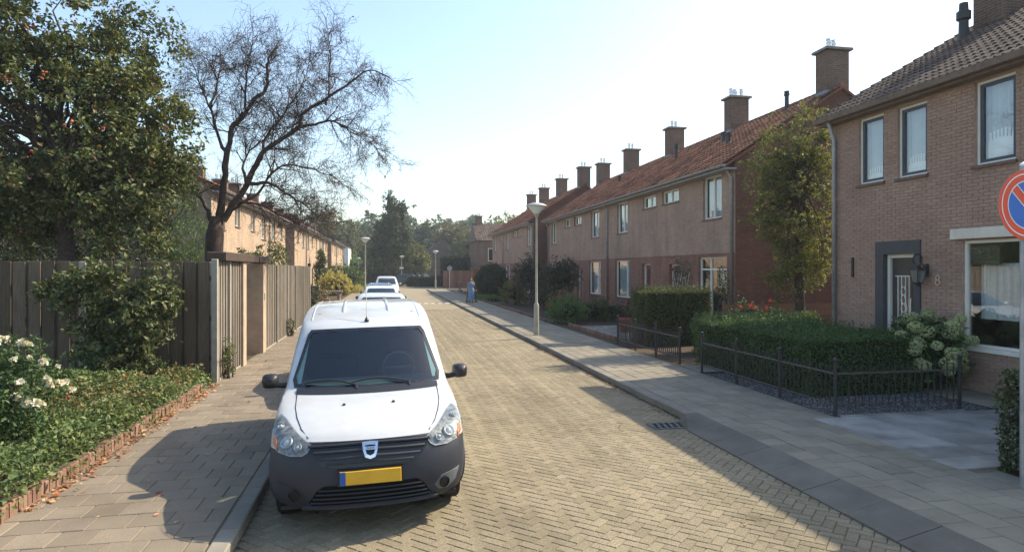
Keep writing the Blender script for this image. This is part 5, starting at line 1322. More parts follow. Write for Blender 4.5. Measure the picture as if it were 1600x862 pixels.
# ------------------------------------------------------------------ hedges and garden plants on the right
hedge('clipped_hedge', 'large low clipped hedge with a broad flat top behind the iron fence', 6.85, 9.0, 9.45, 13.4, 1.0, 'lf_hedge', 2600, .04, .022, sprigs=500, z0=.085)
hedge('clipped_hedge', 'tall square hedge block behind the shorter iron fence', 7.05, 9.05, 16.7, 17.9, 1.55, 'lf_privet', 2300, .04, .03, sprigs=200, z0=.085)
hedge('clipped_hedge', 'narrow loose hedge behind the large clipped hedge', 7.7, 10.9, 14.5, 15.3, .92, 'lf_fine', 1700, .05, .06, sprigs=300, z0=.085)
hedge('clipped_hedge', 'ivy-leaved hedge at the edge of the drive beside the sign pole', 6.3, 9.6, 5.12, 5.62, 1.08, 'lf_ivy', 1900, .055, .05, z0=.085)
hedge('clipped_hedge', 'small hedge against the near house below its front window', 9.5, 10.0, 6.6, 7.9, .75, 'lf_hedge', 1500, .045, .04, z0=.085)
# hydrangea
hy = thing('hydrangea', 'hydrangea with pale green flower heads below the front door', 'plant', (9.45, 9.75, .1))
P, O, Cc = clumps([(0, 0, .62, .5, .5, .6)], 80, 45, .2, .2); P = P[P[:, 2] > .02]
V, F = leaves(P, .11, .6, .5, None, .3); link('foliage', npmesh('foliage', V, F, M['lf_hedge']), hy)
mbs = MB(); heads = []
for i in range(74):
    n_ = Vector((R.gauss(0, 1), R.gauss(0, 1), R.gauss(0, .8))).normalized()
    if n_.dot(Vector((-.7, -.7, .1))) < -.15 or n_.z < -.55: continue
    c = Vector((.62*n_.x, .62*n_.y, .74+.68*n_.z))*R.uniform(.88, 1.06)
    heads.append(c); limb(mbs, (R.uniform(-.1, .1), R.uniform(-.2, .2), 0), c, .012, .006, .1, 5)
mbs.build('stem', M['bark'], hy)
for c in heads:
    n = 230; d = sphere_pts(n); rr = R.uniform(.085, .13); p = np.array(c)+d*rr*np.array([1, 1, .8]); V, F = leaves(p, .034, .95, .0, d*3, .2); link('flower_head', npmesh('flower_head', V, F, M['hydra']), hy)
# tree between the houses
tree('broadleaf_tree', 'yellow-green tree in the gap between the two brick houses', 'tree', (10.98, 15.5, 0), [(.0, .0, 3.9, 1.1, 1.1, 1.8), (-.4, .1, 5.3, .75, .6, .8), (.35, 0, 5.9, .55, .55, .85), (-.9, -.1, 4.5, .6, .5, .7), (.2, 0, 2.6, .7, .7, 1.0), (.7, 0, 4.6, .55, .5, 1.0), (-.75, 0, 3.3, .4, .4, .6), (-1.4, 0, 4.9, .3, .3, .3), (-1.3, 0, 3.7, .35, .3, .3), (-.9, 0, 5.7, .3, .3, .3), (-.5, 0, 2.0, .4, .4, .6)], 300, 80, .28, .075, 'lf_tree', .13, 5.2, shell=.15, limbs=70)
shrub('flowering_shrub', 'shrub with red flowers behind the narrow loose hedge', 'shrub', (10.2, 16.6, .08), [(0, 0, .75, .9, .5, .55)], 40, 60, .2, .06, 'lf_hedge')
fl = bpy.context.scene.objects[-1]
def blossoms(parent, pts, n, rr, size, mat, name='flower'):
    for c in pts:
        d = sphere_pts(n); p = np.array(c)+d*rr; V, F = leaves(p, size, .9, .1, d*2, .2); link(name, npmesh(name, V, F, M[mat]), parent)
sr = [o for o in col.objects if o.name.startswith('flowering_shrub')][-1]
blossoms(sr, [(R.uniform(-.8, .8), R.uniform(-.5, .0), R.uniform(.75, 1.35)) for _ in range(10)], 12, .035, .05, 'petal_red')
# low board screen between the houses
bs = thing('board_screen', 'low brown board screen closing the gap between the houses', 'fence', (10.6, 18.9, .02))
for i in range(5): MB().bbox(0, 4.2, -.012, .012, .1+i*.2, .285+i*.2, .004).build('board', M['wood_red'], bs)
for x in (.02, 1.4, 2.8, 4.15): MB().bbox(x, x+.08, .015, .09, 0, 1.2, .006).build('post', M['wood_red'], bs)
# climbers on the first terraced house
def climber(label, x, y, w, h, n, mat='lf_climb', red=0):
    t = thing('climbing_plant', label, 'plant', (x, y, .05))
    P = np.stack([NR.normal(0, .08, n), NR.normal(0, w, n), np.abs(NR.beta(2.2, 1.6, n))*h], 1); V, F = leaves(P, .07, .6, .2); link('foliage', npmesh('foliage', V, F, M[mat]), t)
    mb = MB()
    for i in range(9): limb(mb, (0, R.uniform(-.1, .1), 0), (R.uniform(-.08, .05), R.gauss(0, w), R.uniform(.4, 1)*h), .014, .004, .3, 5)
    mb.build('stem', M['bark'], t)
    if red: blossoms(t, [(-.12, R.gauss(0, w), R.uniform(.5, 1)*h) for _ in range(red)], 10, .04, .06, 'petal_red')
climber('rose climbing a trellis beside the door of the end terraced house', 11.35, 23.4, .45, 2.7, 700, red=10)
climber('dark climber by the corner downpipe of the end terraced house', 11.3, 20.15, .2, 2.3, 500)
tr_ = thing('trellis', 'pale diamond trellis behind the climbing rose', 'trellis', (11.42, 23.0, .9))
for k in range(5):
    MB().tube([(0, -.1+k*.22, 0), (0, .35+k*.22, 1.2)], .012, 4).build('slat', M['frame_white'], tr_); MB().tube([(.015, .35+k*.22, 0), (.015, -.1+k*.22, 1.2)], .012, 4).build('slat', M['frame_white'], tr_)
# shrubs in front of the shaded row
G_ = 'shrubs in the shaded front gardens'
shrub('garden_shrub', 'bright green rounded shrub beyond the pale gravel', 'shrub', (7.05, 24.7, .08), [(0, 0, .5, .8, .75, .5)], 90, 80, .2, .06, 'lf_bright', G_)
shrub('garden_shrub', 'olive sprawling shrub before the middle downpipe', 'shrub', (8.5, 25.6, .08), [(0, 0, .45, .95, .9, .5), (1., .3, .4, .7, .7, .4)], 80, 70, .22, .065, 'lf_privet', G_)
shrub('garden_shrub', 'low spreading shrub under the ground-floor windows', 'shrub', (10.2, 24.6, .08), [(0, 0, .4, 1., .8, .45)], 60, 60, .22, .06, 'lf_dark', G_)
shrub('garden_shrub', 'dry brownish perennials behind the bright green shrub', 'shrub', (7.9, 28.2, .08), [(0, 0, .6, .9, 1.6, .6)], 90, 60, .25, .06, 'lf_dry', G_)
shrub('garden_shrub', 'yellow-green shrub by the pavement past the lamp', 'shrub', (7.7, 38.6, .08), [(0, 0, .7, .85, .9, .7)], 60, 60, .28, .08, 'lf_lime', G_) if 'lf_lime' in M else shrub('garden_shrub', 'yellow-green shrub by the pavement past the lamp', 'shrub', (7.7, 38.6, .08), [(0, 0, .7, .85, .9, .7)], 60, 60, .28, .08, 'lf_tree', G_)
shrub('garden_shrub', 'dark shrub behind the low timber edging', 'shrub', (8.6, 33.4, .08), [(0, 0, .6, 1., 1., .6)], 60, 60, .28, .08, 'lf_dark', G_)
tree('standard_bush', 'dark round-headed bush on a stem, nearer of the pair', 'bush', (8.25, 30.0, .05), [(0, 0, 1.85, .95, .95, .85)], 110, 60, .28, .085, 'lf_dark', .06, 1.6, shell=.2, limbs=24, core=.6)
tree('standard_bush', 'dark round-headed bush on a stem, farther of the pair', 'bush', (8.3, 36.8, .05), [(0, 0, 1.9, 1.1, 1.0, .95)], 110, 60, .3, .09, 'lf_dark', .06, 1.6, shell=.2, limbs=24, core=.6)
tree('clipped_yew', 'large dark rounded yew beside the person in blue', 'bush', (8.0, 49.4, .05), [(0, 0, 1.2, 1.25, 1.25, 1.35)], 420, 50, .22, .09, 'lf_yew', .1, 1.0, shell=.82, limbs=6, core=.88)
hedge('clipped_hedge', 'low light green border planting in front of the yew', 6.45, 7.6, 42.5, 46.5, .32, 'lf_bright', 500, .08, .06, z0=.07)
# red pot
pot = thing('flower_pot', 'red flower pot behind the iron fence corner', 'pot', (8.0, 20.6, .08))
MB().lathe([(.20, 0), (.29, .40), (.32, .42), (.32, .50), (.28, .50), (.26, .44), (0.001, .43)], 18).build('body', M['terracotta'], pot, .8)
MB().lathe([(.0255, 0), (.26, .0), (.26, .01), (0.001, .012)], 14, (0, 0, .44)).build('soil', M['soil'], pot)

# ------------------------------------------------------------------ left flower bed
def bedcover():
    n = 90000; x = NR.uniform(-8.8, -3.12, n); y = NR.uniform(4.6, 12.6, n)
    hgt = .38+.18*np.sin(x*2.1+y*1.3)*np.sin(y*1.7-x)+.10*np.sin(x*5.1)*np.sin(y*4.3); hgt = np.clip(hgt, .1, .7)*np.clip((-3.02-x)/.35, .25, 1)
    z = .10+hgt*NR.uniform(.25, 1., n)**.6; P = np.stack([x, y, z], 1); P += NR.normal(0, .02, P.shape)
    return P
P = bedcover(); V, F = leaves(P, .058, .55, .6, None, .5); o = link('ground_cover', npmesh('ground_cover', V, F, M['lf_cover'])); kind(o, 'stuff'); tag(o, 'leafy green ground cover filling the flower bed', 'plants')
n = 3200; P = np.stack([NR.uniform(-5.6, -3.2, n), NR.uniform(8.6, 12.3, n), NR.uniform(.2, .55, n)], 1); V, F = leaves(P, .06, .5, .5, None, .4); o = link('dry_cover', npmesh('dry_cover', V, F, M['lf_dry'])); kind(o, 'stuff'); tag(o, 'yellowing low plants in the middle of the flower bed', 'plants')
rs = shrub('rose_bush', 'rose bush with large white blooms at the edge of the flower bed', 'rose bush', (-4.55, 8.55, .09), [(0.05, 0, .62, .75, .65, .66), (-.7, .1, .75, .65, .6, .66)], 170, 90, .2, .055, 'lf_rose', core=.3)
def bloom(parent, c, r=.06):
    d = sphere_pts(34); d[:, 2] = np.abs(d[:, 2])*.7; p = np.array(c)+d*r*.45; V, F = leaves(p, r*1.1, .95, .2, d*2.5, .2); link('bloom', npmesh('bloom', V, F, M['petal']), parent)
for _ in range(34):
    a, e = R.uniform(-2.6, .9), R.uniform(-.2, 1.35); c = (-.15+.95*math.cos(a)*math.cos(e), .62*math.sin(a)*math.cos(e), .66+.66*math.sin(e)); bloom(rs, c, R.uniform(.028, .05))
for dx, dz in ((.44, .60), (.56, .52), (.66, .53)): bloom(rs, (dx, -.42, dz+.08), .05)
pf = thing('purple_flower', 'single purple flower spike in the flower bed', 'flower', (-3.95, 7.35, .1)); MB().tube([(0, 0, 0), (.01, 0, .25), (0, .01, .42)], .006, 5).build('stem', M['lf_rose'], pf)
p = np.stack([NR.normal(0, .02, 90), NR.normal(0, .02, 90), NR.uniform(.32, .5, 90)], 1); V, F = leaves(p, .03, .8); link('spike', npmesh('spike', V, F, M['petal_purple']), pf)
for x, y, lb in ((-4.1, 9.3, 'small red flower in the bed, nearer the white roses'), (-4.0, 10.9, 'small red flower in the bed, nearer the dark fence')):
    f = thing('red_flower', lb, 'flower', (x, y, .1), 0, 'red flowers in the bed'); MB().tube([(0, 0, 0), (0, .02, .42)], .005, 5).build('stem', M['lf_rose'], f); blossoms(f, [(0, .02, .44)], 8, .015, .03, 'petal_red', 'bloom')
# tall shrub against the dark fence
shrub('tall_shrub', 'tall open shrub growing against the dark board fence', 'shrub', (-4.6, 12.05, .08), [(.1, 0, 1.8, .85, .4, .5), (.35, -.05, 1.3, .6, .4, .5), (-.65, 0, 1.75, .5, .35, .25), (-.1, 0, .95, .6, .4, .55), (.15, -.1, .45, .55, .35, .4)], 210, 60, .2, .085, 'lf_climb', stems=22, shell=.1, core=0)
shrub('weed_plant', 'straggly weed growing at the foot of the sunlit fence corner', 'plant', (-3.02, 13.25, .1), [(0, 0, .4, .1, .28, .4)], 26, 26, .12, .05, 'lf_climb', stems=8, core=0)
shrub('weed_plant', 'small weed at the fence foot farther along the pavement', 'plant', (-3.0, 21.3, .1), [(0, 0, .3, .1, .25, .35)], 18, 20, .1, .05, 'lf_climb', stems=6, core=0)

# ------------------------------------------------------------------ big trees on the left
big = tree('apple_tree', 'large leafy tree with small red fruit behind the dark fence', 'tree', (-6.9, 15.6, 0), [(-.1, 0, 5.2, 2.35, 2.0, 2.3), (.95, -.2, 4.3, 1.35, 1.3, 1.4), (-.4, 0, 7.6, 1.6, 1.5, 1.4), (-2.2, 0, 5.6, 1.7, 1.5, 2.4), (1.1, .1, 6.0, 1.15, 1.1, 1.1), (-1.5, 0, 3.6, 1.7, 1.3, .9), (1.3, 0, 3.2, .9, .8, .7), (2.0, .1, 4.9, .9, .9, 1.3), (1.5, .2, 7.2, .8, .8, .9)],
           520, 125, .36, .10, 'lf_big', .2, 5.2, shell=.25, limbs=110, droop=.5)
P, O, Cc = clumps([(-.1, -.4, 5.2, 2.3, 1.9, 2.3), (-.4, 0, 7.4, 1.5, 1.5, 1.3), (1., 0, 5.6, 1.2, 1.2, 1.2)], 55, 7, .2, .7)
q = MB()
for p in P:
    r_ = R.uniform(.022, .034); q.add([(p[0]+a*r_, p[1]+b*r_, p[2]+c*r_) for a, b, c in ((1, 0, 0), (-1, 0, 0), (0, 1, 0), (0, -1, 0), (0, 0, 1), (0, 0, -1))], [(0, 2, 4), (2, 1, 4), (1, 3, 4), (3, 0, 4), (2, 0, 5), (1, 2, 5), (3, 1, 5), (0, 3, 5)])
kind(q.build('fruit', M['fruit'], big, 3), 'stuff')
# upright sprays breaking the outline
P = []
for x, z0, hh in ((-.9, 8.2, 1.3), (.3, 8.4, 1.5), (1.5, 7.1, 1.2), (1.9, 6.6, 1.0), (1.55, 5.6, 1.5), (2.2, 5.4, .9), (-1.8, 8., 1.2), (.9, 7.7, 1.4)):
    for k in range(90):
        tt = R.random(); P.append((x+R.gauss(0, .09)+tt*.25, R.gauss(0, .12), z0+tt*hh))
V, F = leaves(np.array(P), .10, .4, .2, None, .3); kind(link('shoots', npmesh('shoots', V, F, M['lf_big']), big), 'stuff')

tree('weeping_tree', 'feathery green weeping tree between the leafy tree and the bare tree', 'tree', (-7.7, 24.5, 0), [(0, 0, 4.0, 1.5, 1.3, 2.2), (-1.6, .4, 3.6, 1.3, 1.2, 1.9), (.6, 0, 3.0, 1.0, 1.0, 1.6)], 260, 90, .42, .10, 'lf_fine', .14, 4.2, shell=.3, aspect=.25, droop=3., limbs=60, up=.0)
tree('background_tree', 'blue-green tree low behind the leafy tree, past the fence', 'tree', (-11.6, 22.5, 0), [(0, 0, 3.0, 1.6, 1.4, 1.3)], 120, 80, .45, .11, 'lf_far', .13, 2.8, limbs=40)
tree('background_tree', 'dark evergreen filling the gap behind the leafy tree', 'tree', (-9.5, 20.5, 0), [(0, 0, 2.4, 1.5, 1.2, 1.3), (1.6, 0, 2.3, 1.2, 1., 1.2)], 130, 80, .4, .1, 'lf_dark', .13, 2.2, limbs=40)
shrub('garden_shrub', 'leafy shrub showing above the sunlit fence', 'shrub', (-3.75, 22.3, .05), [(0, 0, 2.55, .45, .9, .45), (0, .3, 1.7, .5, 1., 1.)], 60, 50, .25, .09, 'lf_climb', stems=12, core=0)
shrub('garden_shrub', 'small flowering shrub over the gateway roof', 'shrub', (-4.0, 19.5, .05), [(0, 0, 2.3, .4, .6, .4)], 30, 40, .22, .08, 'lf_climb', stems=10, core=0)

# the bare tree: measured limbs, then ever finer branches
bt = thing('bare_tree', 'bare dark-barked tree with a wide spreading crown behind the gateway', 'tree', (-4.45, 17.9, 0))
BX = -4.45
G = dict(
 A=(.17, .05, 0, [(-4.32, 3.5), (-4.24, 4.26), (-4.12, 5.1), (-4.0, 5.94), (-3.8, 6.2), (-3.49, 6.63), (-3.17, 7.07), (-3.13, 7.64), (-3.05, 7.97), (-2.85, 8.3)]),
 B=(.16, .03, -.5, [(-4.24, 3.5), (-3.65, 4.44), (-3.29, 5.12), (-2.85, 5.56), (-2.28, 6.01), (-2.2, 6.27), (-1.62, 6.73), (-.95, 7.28), (-.48, 7.57), (.05, 7.4)]),
 C=(.09, .02, -.9, [(-3.65, 4.44), (-3.09, 4.5), (-2.6, 4.2), (-2.2, 3.96), (-1.87, 3.71), (-1.78, 3.46)]),
 D=(.11, .02, .4, [(-4.51, 3.5), (-4.74, 4.0), (-4.97, 4.32), (-5.28, 4.56), (-5.59, 4.88), (-5.9, 5.3)]),
 E=(.09, .015, .7, [(-4.12, 5.26), (-4.35, 5.59), (-4.59, 6.5), (-4.82, 7.07), (-5.05, 7.55), (-5.28, 8.2)]),
 F=(.07, .015, -.2, [(-3.8, 6.2), (-3.69, 6.54), (-3.61, 7.22), (-3.57, 7.71), (-3.49, 8.11), (-3.41, 8.5)]),
 G=(.07, .012, -1.0, [(-2.28, 6.01), (-1.78, 6.14), (-1.37, 6.09), (-.95, 5.81), (-.44, 5.48), (-.1, 5.25)]),
 H=(.05, .012, -.2, [(-1.62, 6.69), (-1.54, 7.34), (-1.49, 8.2), (-1.54, 8.71)]),
 I=(.06, .012, 1.0, [(-4.55, 6.5), (-4.47, 7.09), (-4.43, 7.66), (-4.51, 8.18), (-4.59, 8.5)]),
 J=(.08, .014, .6, [(-3.29, 5.12), (-3.17, 5.8), (-2.68, 6.51), (-2.36, 7.2), (-2.2, 7.78), (-2.11, 8.2)]),
 K=(.08, .014, .9, [(-4.04, 3.84), (-3.41, 4.28), (-2.93, 4.97), (-2.36, 5.07), (-1.62, 4.9), (-1.12, 4.6)]),
 Mm=(.07, .014, 1.2, [(-3.65, 4.44), (-3.8, 5.11), (-3.41, 5.71), (-2.93, 6.15), (-2.36, 6.61)]),
 N=(.07, .012, -.6, [(-4.35, 3.42), (-3.88, 3.85), (-3.57, 3.94), (-3.17, 3.86), (-2.6, 3.6), (-1.95, 3.5), (-1.45, 3.45)]))
mt = MB(); mt.tube([(-.04, 0, -.1), (-.02, 0, 1.2), (0, .0, 2.4), (.03, 0, 3.1), (.08, 0, 3.6)], [.30, .25, .215, .22, .15], 14); mt.build('trunk', M['bark_red'], bt, 3)
ml = MB(); mtw = MB(); tips = []
rb_ = random.Random(21)
def vr(s): return Vector((rb_.gauss(0, s), rb_.gauss(0, s), rb_.gauss(0, s)))
def spray(p, d, L, r, lvl):
    seg = 4 if lvl < 3 else 3; pts = [p.copy()]; dd = d.copy()
    for i in range(seg):
        dd = (dd+vr(.14)+Vector((0, 0, .05 if lvl < 2 else -.03))).normalized(); pts.append(pts[-1]+dd*(L/seg))
    (ml if lvl < 2 else mtw).tube(pts, [r*(1-.75*i/seg) for i in range(seg+1)], 5 if lvl < 2 else 3, False)
    if lvl >= 4: tips.append(pts[-1]); return
    k = (6, 5, 4, 4)[lvl]
    for j in range(k):
        f = (j+rb_.uniform(.5, 1.2))/k; f = min(f, .98); i = min(int(f*seg), seg-1); q_ = pts[i].lerp(pts[i+1], f*seg-i)
        nd = (dd+vr(.75)).normalized()
        spray(q_, nd, L*rb_.uniform(.48, .8), max(r*.5*(1.1-f*.4), .0042), lvl+1)
for nm, (r0, r1, dy, P_) in G.items():
    n = len(P_); pts = []
    for i, (x, z) in enumerate(P_):
        tt = i/(n-1); pts.append(Vector((x-BX, dy*tt*(1.2)+(.1*math.sin(i*2.1)), z if z < 6 else 6+(z-6)*.93)))
    # smooth subdivision with a little crookedness
    fine = []
    for i in range(n-1):
        p0, p1, p2, p3 = pts[max(i-1, 0)], pts[i], pts[i+1], pts[min(i+2, n-1)]
        for s in range(4):
            u = s/4; fine.append(.5*((2*p1)+(p2-p0)*u+(2*p0-5*p1+4*p2-p3)*u*u+(3*p1-p0-3*p2+p3)*u**3)+(vr(.016) if s else vr(.008)))
    fine.append(pts[-1]); m = len(fine)
    ml.tube(fine, [(.62*r0+(.45*r1-.62*r0)*(i/(m-1))**.7)*rb_.uniform(.9, 1.1) for i in range(m)], 8, False)
    L = sum((fine[i+1]-fine[i]).length for i in range(m-1)); k = int(L*4.8)+6
    for j in range(k):
        f = .28+.72*(j+.5)/k; i = min(int(f*(m-1)), m-2); d = (fine[i+1]-fine[i]).normalized(); out = vr(.8); out -= d*out.dot(d)*.6
        spray(fine[i], (d*.7+out).normalized(), rb_.uniform(.5, .95)*(1.15-f*.45), max(.024*(1.15-f), .009), 1)
    spray(fine[-1], d, .7, .012, 2)
ml.build('branches', M['bark_red'], bt, 3); kind(mtw.build('twigs', M['bark_red'], bt), 'stuff')
tp = np.array([tuple(p) for p in tips]); tp = tp[NR.permutation(len(tp))]
V, F = leaves(tp[:900], .035, .7); kind(link('dead_leaves', npmesh('dead_leaves', V, F, M['bark']), bt), 'stuff')
sel = tp[(tp[:, 0] > 3.0)][:60]; V, F = leaves(np.concatenate([sel, sel+.02]), .05, .8); kind(link('red_leaves', npmesh('red_leaves', V, F, M['red_leaf']), bt), 'stuff')

# ------------------------------------------------------------------ far gardens on the left
GL = 'shrubs in the sunlit front gardens'
shrub('garden_shrub', 'golden yellow-leaved shrub in the sunlit front garden', 'shrub', (-4.3, 56, .06), [(0, 0, .95, 1.5, 1.5, 1.)], 110, 60, .4, .15, 'lf_yellow', GL, core=.6)
shrub('garden_shrub', 'round dark green bush behind the golden shrub', 'shrub', (-3.8, 66, .06), [(0, 0, 1.2, 1.4, 1.5, 1.3)], 110, 60, .45, .16, 'lf_hedge', GL, core=.7)
shrub('garden_shrub', 'wide green shrub in front of the second sunlit block', 'shrub', (-5.1, 70, .06), [(0, 0, 1.3, 1.8, 1.8, 1.3), (1.2, 3, 1.2, 1.5, 1.5, 1.2)], 140, 60, .5, .18, 'lf_privet', GL, core=.7)
shrub('garden_shrub', 'dark shrub just past the end of the sunlit fence', 'shrub', (-4.1, 34, .06), [(0, 0, .7, .7, 1.2, .8)], 60, 60, .3, .1, 'lf_dark', GL, core=.5)
shrub('garden_shrub', 'purple-brown shrub beside the grey bin', 'shrub', (-4.4, 39, .06), [(0, 0, .6, .8, 1., .7)], 60, 60, .3, .1, 'lf_dry', GL, core=.5)
shrub('garden_shrub', 'low yellow border along the far left pavement', 'shrub', (-2.7, 63, .06), [(0, 0, .25, .5, 4., .3)], 50, 50, .3, .12, 'lf_yellow', GL, core=0)
tree('column_cypress', 'slim columnar conifer against the second sunlit block', 'tree', (-5.7, 58, .0), [(0, 0, 2.0, .45, .45, 2.1)], 150, 50, .25, .12, 'lf_privet', .06, 2., shell=.5, limbs=5, core=.6)
sb = thing('stone_bench', 'brown stone bench in front of the golden shrub', 'bench', (-3.9, 47.5, .06)); MB().bbox(-.75, .75, -.22, .22, .55, .68, .03).build('seat', M['stone'], sb)
for x in (-.5, .5): MB().lathe([(.16, 0), (.12, .12), (.14, .4), (.2, .55)], 10, (x, 0, 0)).build('leg', M['stone'], sb)
wb = thing('wheelie_bin', 'grey wheeled refuse bin in the sunlit front garden', 'bin', (-5.1, 48, .06)); MB().add([(-.24, -.28, .08), (.24, -.28, .08), (.24, .24, .08), (-.24, .24, .08), (-.29, -.36, .95), (.29, -.36, .95), (.29, .34, .95), (-.29, .34, .95)], [(0, 3, 2, 1), (4, 5, 6, 7), (0, 1, 5, 4), (1, 2, 6, 5), (2, 3, 7, 6), (3, 0, 4, 7)]).build('body', M['bin'], wb)
MB().bbox(-.31, .31, -.40, .37, .951, 1.03, .03).build('lid', M['bin'], wb)
for x in (-.26, .26): MB().lathe([(.03, -.03), (.1, -.03), (.1, .03), (.03, .03)], 12, (x, .22, .1), 'x').build('wheel', M['rubber'], wb)
pk = thing('planter_box', 'small dark brown planter at the edge of the left pavement', 'planter', (-3.4, 37, .1)); MB().bbox(-.25, .25, -.25, .25, .05, .5, .02).build('body', M['wood_red'], pk)
for x in (-.2, .2):
    for y in (-.2, .2): MB().box(x-.03, x+.03, y-.03, y+.03, 0, .05).build('foot', M['wood_red'], pk)

# ------------------------------------------------------------------ beyond the junction
hedge('clipped_hedge', 'low dark hedge across the end of the street', 2.6, 7.4, 83.8, 84.9, 1.35, 'lf_yew', 170, .16, .06)
hedge('clipped_hedge', 'light-topped tall hedge beside the tall tree', 1.6, 4.4, 104, 106, 3.0, 'lf_bright', 90, .22, .08)
hedge('clipped_hedge', 'long dark hedge far behind the parked cars', -7, 1.2, 104.5, 106, 2.4, 'lf_yew', 70, .24, .08)
hedge('clipped_hedge', 'tall dark hedge above the brown fence at the corner', 7.2, 10.8, 85, 87, 3.9, 'lf_yew', 90, .22, .12)
bf = thing('board_fence', 'reddish brown board fence at the far street corner', 'fence', (6.6, 77, 0))
q = MB(); q.bbox(0, .24, -.015, .015, .05, 2.15, .01); me = q.mesh('board', M['wood_red'])
for i in range(15): link('board', me, bf, (i*.25, (i % 2)*.02, 0))
for i in range(5): MB().bbox(i*.9, i*.9+.1, -.06, -.02, 0, 2.2, .01).build('post', M['wood_red'], bf)
sd = thing('garden_shed', 'small shed with a pale corrugated lean-to roof by the corner', 'shed', (9.3, 70, 0)); MB().box(0, 1.6, 0, 2., 0, 2.3).build('wall', M['wood_red'], sd)
for i in range(8): MB().box(-.2+i*.25, -.2+i*.25+.2, -.3, 2.2, 2.35+.06*i*0, 2.42).build('roof_sheet', M['cap'], sd)
sp = thing('stone_ornament', 'pale stone ornament by the far pavement', 'ornament', (7.05, 63, .08)); MB().lathe([(.3, 0), (.3, .1), (.1, .2), (.08, .6), (.18, .8), (.1, 1.0), (0.001, 1.1)], 10).build('column', M['cap'], sp, .8)

def simple_house(label, x0, x1, y0, y1, ze, zr, wall, roofm, wins, ridge='x', chim=None, name='house'):
    h = thing(name, label, 'house', (x0, y0, 0)); W, D = x1-x0, y1-y0
    MB().box(0, W, 0, D, 0, ze).build('wall', M[wall], h)
    q = MB()
    if ridge == 'x': q.prism([(-.3, ze-.1), (D/2, zr), (D+.3, ze-.1)], 'x', -.2, W+.2)
    else: q.prism([(-.3, ze-.1), (W/2, zr), (W+.3, ze-.1)], 'y', -.2, D+.2)
    rf = q.build('roof', M[roofm], h)
    if ridge == 'x':
        t = tile_roof(1, 0, 1, 0, 1, 0, 1); L = math.hypot(D/2+.3, zr-ze+.1); k = MB(); nc = int(L/.35)
        for c in range(nc):
            for j in range(int((W+.4)/.3)):
                f0, f1 = c/nc, (c+1)/nc; yy0, yy1 = -.3+(D/2+.3)*f0, -.3+(D/2+.3)*f1; zz0, zz1 = ze-.1+(zr-ze+.1)*f0, ze-.1+(zr-ze+.1)*f1
                xx = -.2+j*.3; k.add([(xx, yy0-.0, zz0+.07), (xx+.15, yy0, zz0+.10), (xx+.29, yy0, zz0+.05), (xx, yy1, zz1+.01), (xx+.15, yy1, zz1+.04), (xx+.29, yy1, zz1+.01), (xx, yy0, zz0), (xx+.29, yy0, zz0)], [(0, 1, 4, 3), (1, 2, 5, 4), (6, 7, 2, 1, 0)])
        kind(k.build('roof_tiles', M[roofm], rf), 'stuff')
    for (xa, xb, za, zb) in wins:
        w = MB(); w.box(xa, xb, -.06, .02, za, zb); w = w.build('window', M['frame_white'], h)
        n = 2
        for i in range(n): MB().box(xa+.07+i*(xb-xa-.07)/n, xa+(i+1)*(xb-xa-.07)/n, -.068, -.061, za+.08, zb-.08).build('pane', M['tinted_solid'], w)
    if chim: chimney(h, chim[0], chim[1], chim[2], chim[3], .8, .7, 2)
    return h
simple_house('house with grey-brown tiled roof set across the end of the shaded row', 10.9, 19, 78, 86, 5.9, 8.2, 'brown_wall', 'roof_brown', [(1.3, 2.9, 3.3, 4.9), (5., 7., 3., 4.9), (1.3, 2.9, .8, 2.3)], 'x', (.7, 4., 7.6, 9.1))
simple_house('small white rendered house at the far end of the sunlit row', -9.3, -6.5, 112, 122, 6.3, 7.4, 'white_wall', 'roof_brown', [(.6, 1.4, 3.6, 4.8), (.6, 1.4, 1.0, 2.2)], 'y')
simple_house('dark gabled house half hidden beyond the junction', 5.5, 14, 116, 126, 4.2, 7.8, 'brown_wall', 'roof_brown', [(1., 2.2, 2.6, 3.9), (4., 5.6, .9, 2.2)], 'y', (6, 5, 5.4, 7.6))
simple_house('long dark house behind the hedge on the far left', -6, 3, 128, 136, 4.6, 8.2, 'brown_wall', 'roof_brown', [(1., 2.4, 1., 2.4), (4., 5.4, 1., 2.4)], 'x')
# far trees, each its own
FTG = 'trees beyond the junction'
def far_tree(label, x, y, h, rx, mat, n=300, leaf=.34, shape='round'):
    if shape == 'tall': e = [(-1.3, 0, 5.6, 1.7, 1.9, 3.3), (.9, -.4, 6.2, 2.0, 2.0, 3.9), (.3, 0, 9.6, 1.5, 1.5, 2.3), (1.5, .2, 10.6, .9, .9, 2.3), (-.2, 0, 12.0, .9, .9, 2.0), (-2.1, 0, 4.4, 1.2, 1.3, 1.9), (-1.5, .2, 8.2, .9, 1., 1.5), (2.4, 0, 7.4, .7, .8, 1.5)]
    else: e = [(0, 0, h*.6, rx, rx, h*.38), (rx*.5, 0, h*.5, rx*.6, rx*.6, h*.28), (-rx*.5, .5, h*.52, rx*.6, rx*.6, h*.3)]
    return tree('far_tree', label, 'tree', (x, y, 0), e, n, 46, rx*(.22 if shape != 'tall' else .16), leaf, mat, .22, h*.6, group=FTG, shell=.4, limbs=24, core=.55)
far_tree('tall tree with a pointed crown rising above the end of the street', .6, 98, 15., 3.3, 'lf_tall', 520, .30, 'tall')
far_tree('yellowing smaller tree at the foot of the tall tree', 4.2, 100, 6.6, 2., 'lf_tree', 200, .3)
far_tree('round bright green bushy tree behind the farthest lamp', -6.2, 118, 5., 2.2, 'lf_bright', 160, .3)
far_tree('grey-green tree right of the farthest lamp', -2.4, 116, 4.6, 1.8, 'lf_far', 140, .3)
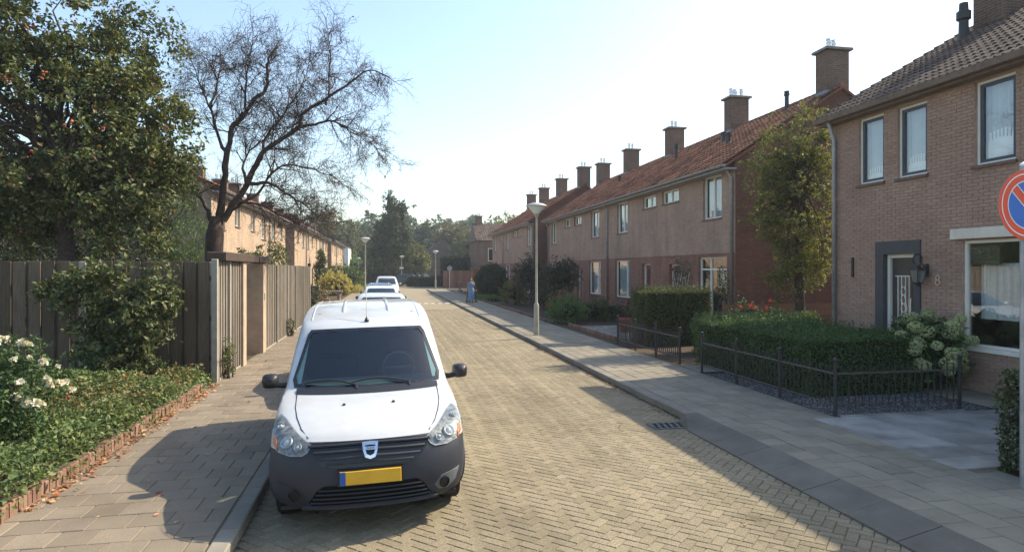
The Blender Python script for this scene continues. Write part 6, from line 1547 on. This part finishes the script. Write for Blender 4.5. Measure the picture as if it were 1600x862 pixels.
far_tree('broad dark tree above the far end of the sunlit row', -10.5, 124, 13.2, 5., 'lf_far2', 420, .42)
far_tree('dark tree left of the tall tree', -4.8, 130, 11.5, 3.6, 'lf_far', 300, .4)
far_tree('rust-tinted tree right of the tall tree', 12.3, 120, 11.2, 3.6, 'lf_far3', 320, .38)
far_tree('olive tree beside the rust-tinted tree', 14.6, 112, 8.6, 3.4, 'lf_far2', 280, .36)
far_tree('blue-green tree just right of the tall tree', 8.6, 135, 13., 3.6, 'lf_far', 300, .4)
far_tree('yellow-green tree behind the house set across the row', 21.5, 112, 12.5, 4., 'lf_tree', 300, .4)
far_tree('thin-crowned tree behind the far chimneys of the shaded row', 27.0, 116, 14.5, 3.2, 'lf_far2', 160, .36)
# the wood behind it all: one mass
P = []; O = []
for k in range(170):
    x = R.uniform(-110, 110); y = R.uniform(165, 240); h = R.uniform(13, 17.5)*(.9+.0005*y); rx = R.uniform(3.5, 6)
    p, o_, c_ = clumps([(x, y, h-5, rx, rx, 5.5), (x, y, h-11, rx*1.1, rx*1.1, 6)], 70, 34, 1.7, .6); kp = o_[:, 1] < .5; P.append(p[kp]); O.append(o_[kp])
P = np.concatenate(P); O = np.concatenate(O); V, F = leaves(P, .95, .7, .3, O*.6, .4)
fw_ = link('forest', npmesh('forest', V, F, M['lf_far'])); kind(fw_, 'stuff'); tag(fw_, 'hazy wood closing the view beyond the houses', 'wood')
q = MB()
for k in range(60):
    x0 = -150+k*4.5; q.add([(x0, 215+R.uniform(-3, 3), -1), (x0+4.6, 215, -1), (x0+4.6, 218, 14+R.uniform(-2, 2)), (x0, 218, 14+R.uniform(-2, 2)), (x0, 226, 0), (x0+4.6, 226, 0)], [(0, 1, 2, 3), (3, 2, 5, 4)])
kind(q.build('forest_understorey', M['lf_yew']), 'stuff')
# ------------------------------------------------------------------ haze
HAZE = 0.0007
if HAZE:
    hz = MB().box(-510, 510, -70, 910, -1.1, 26).build('haze', None); kind(hz, 'stuff'); tag(hz, 'thin pale haze in the air over the far street', 'haze')
    m = bpy.data.materials.new('haze'); m.use_nodes = True; nt = m.node_tree; nt.nodes.remove(nt.nodes['Principled BSDF'])
    pv = nt.nodes.new('ShaderNodeVolumePrincipled'); pv.inputs['Color'].default_value = (.82, .90, .96, 1); pv.inputs['Density'].default_value = HAZE; pv.inputs['Anisotropy'].default_value = .3
    nt.links.new(pv.outputs[0], nt.nodes['Material Output'].inputs['Volume']); hz.data.materials.append(m)
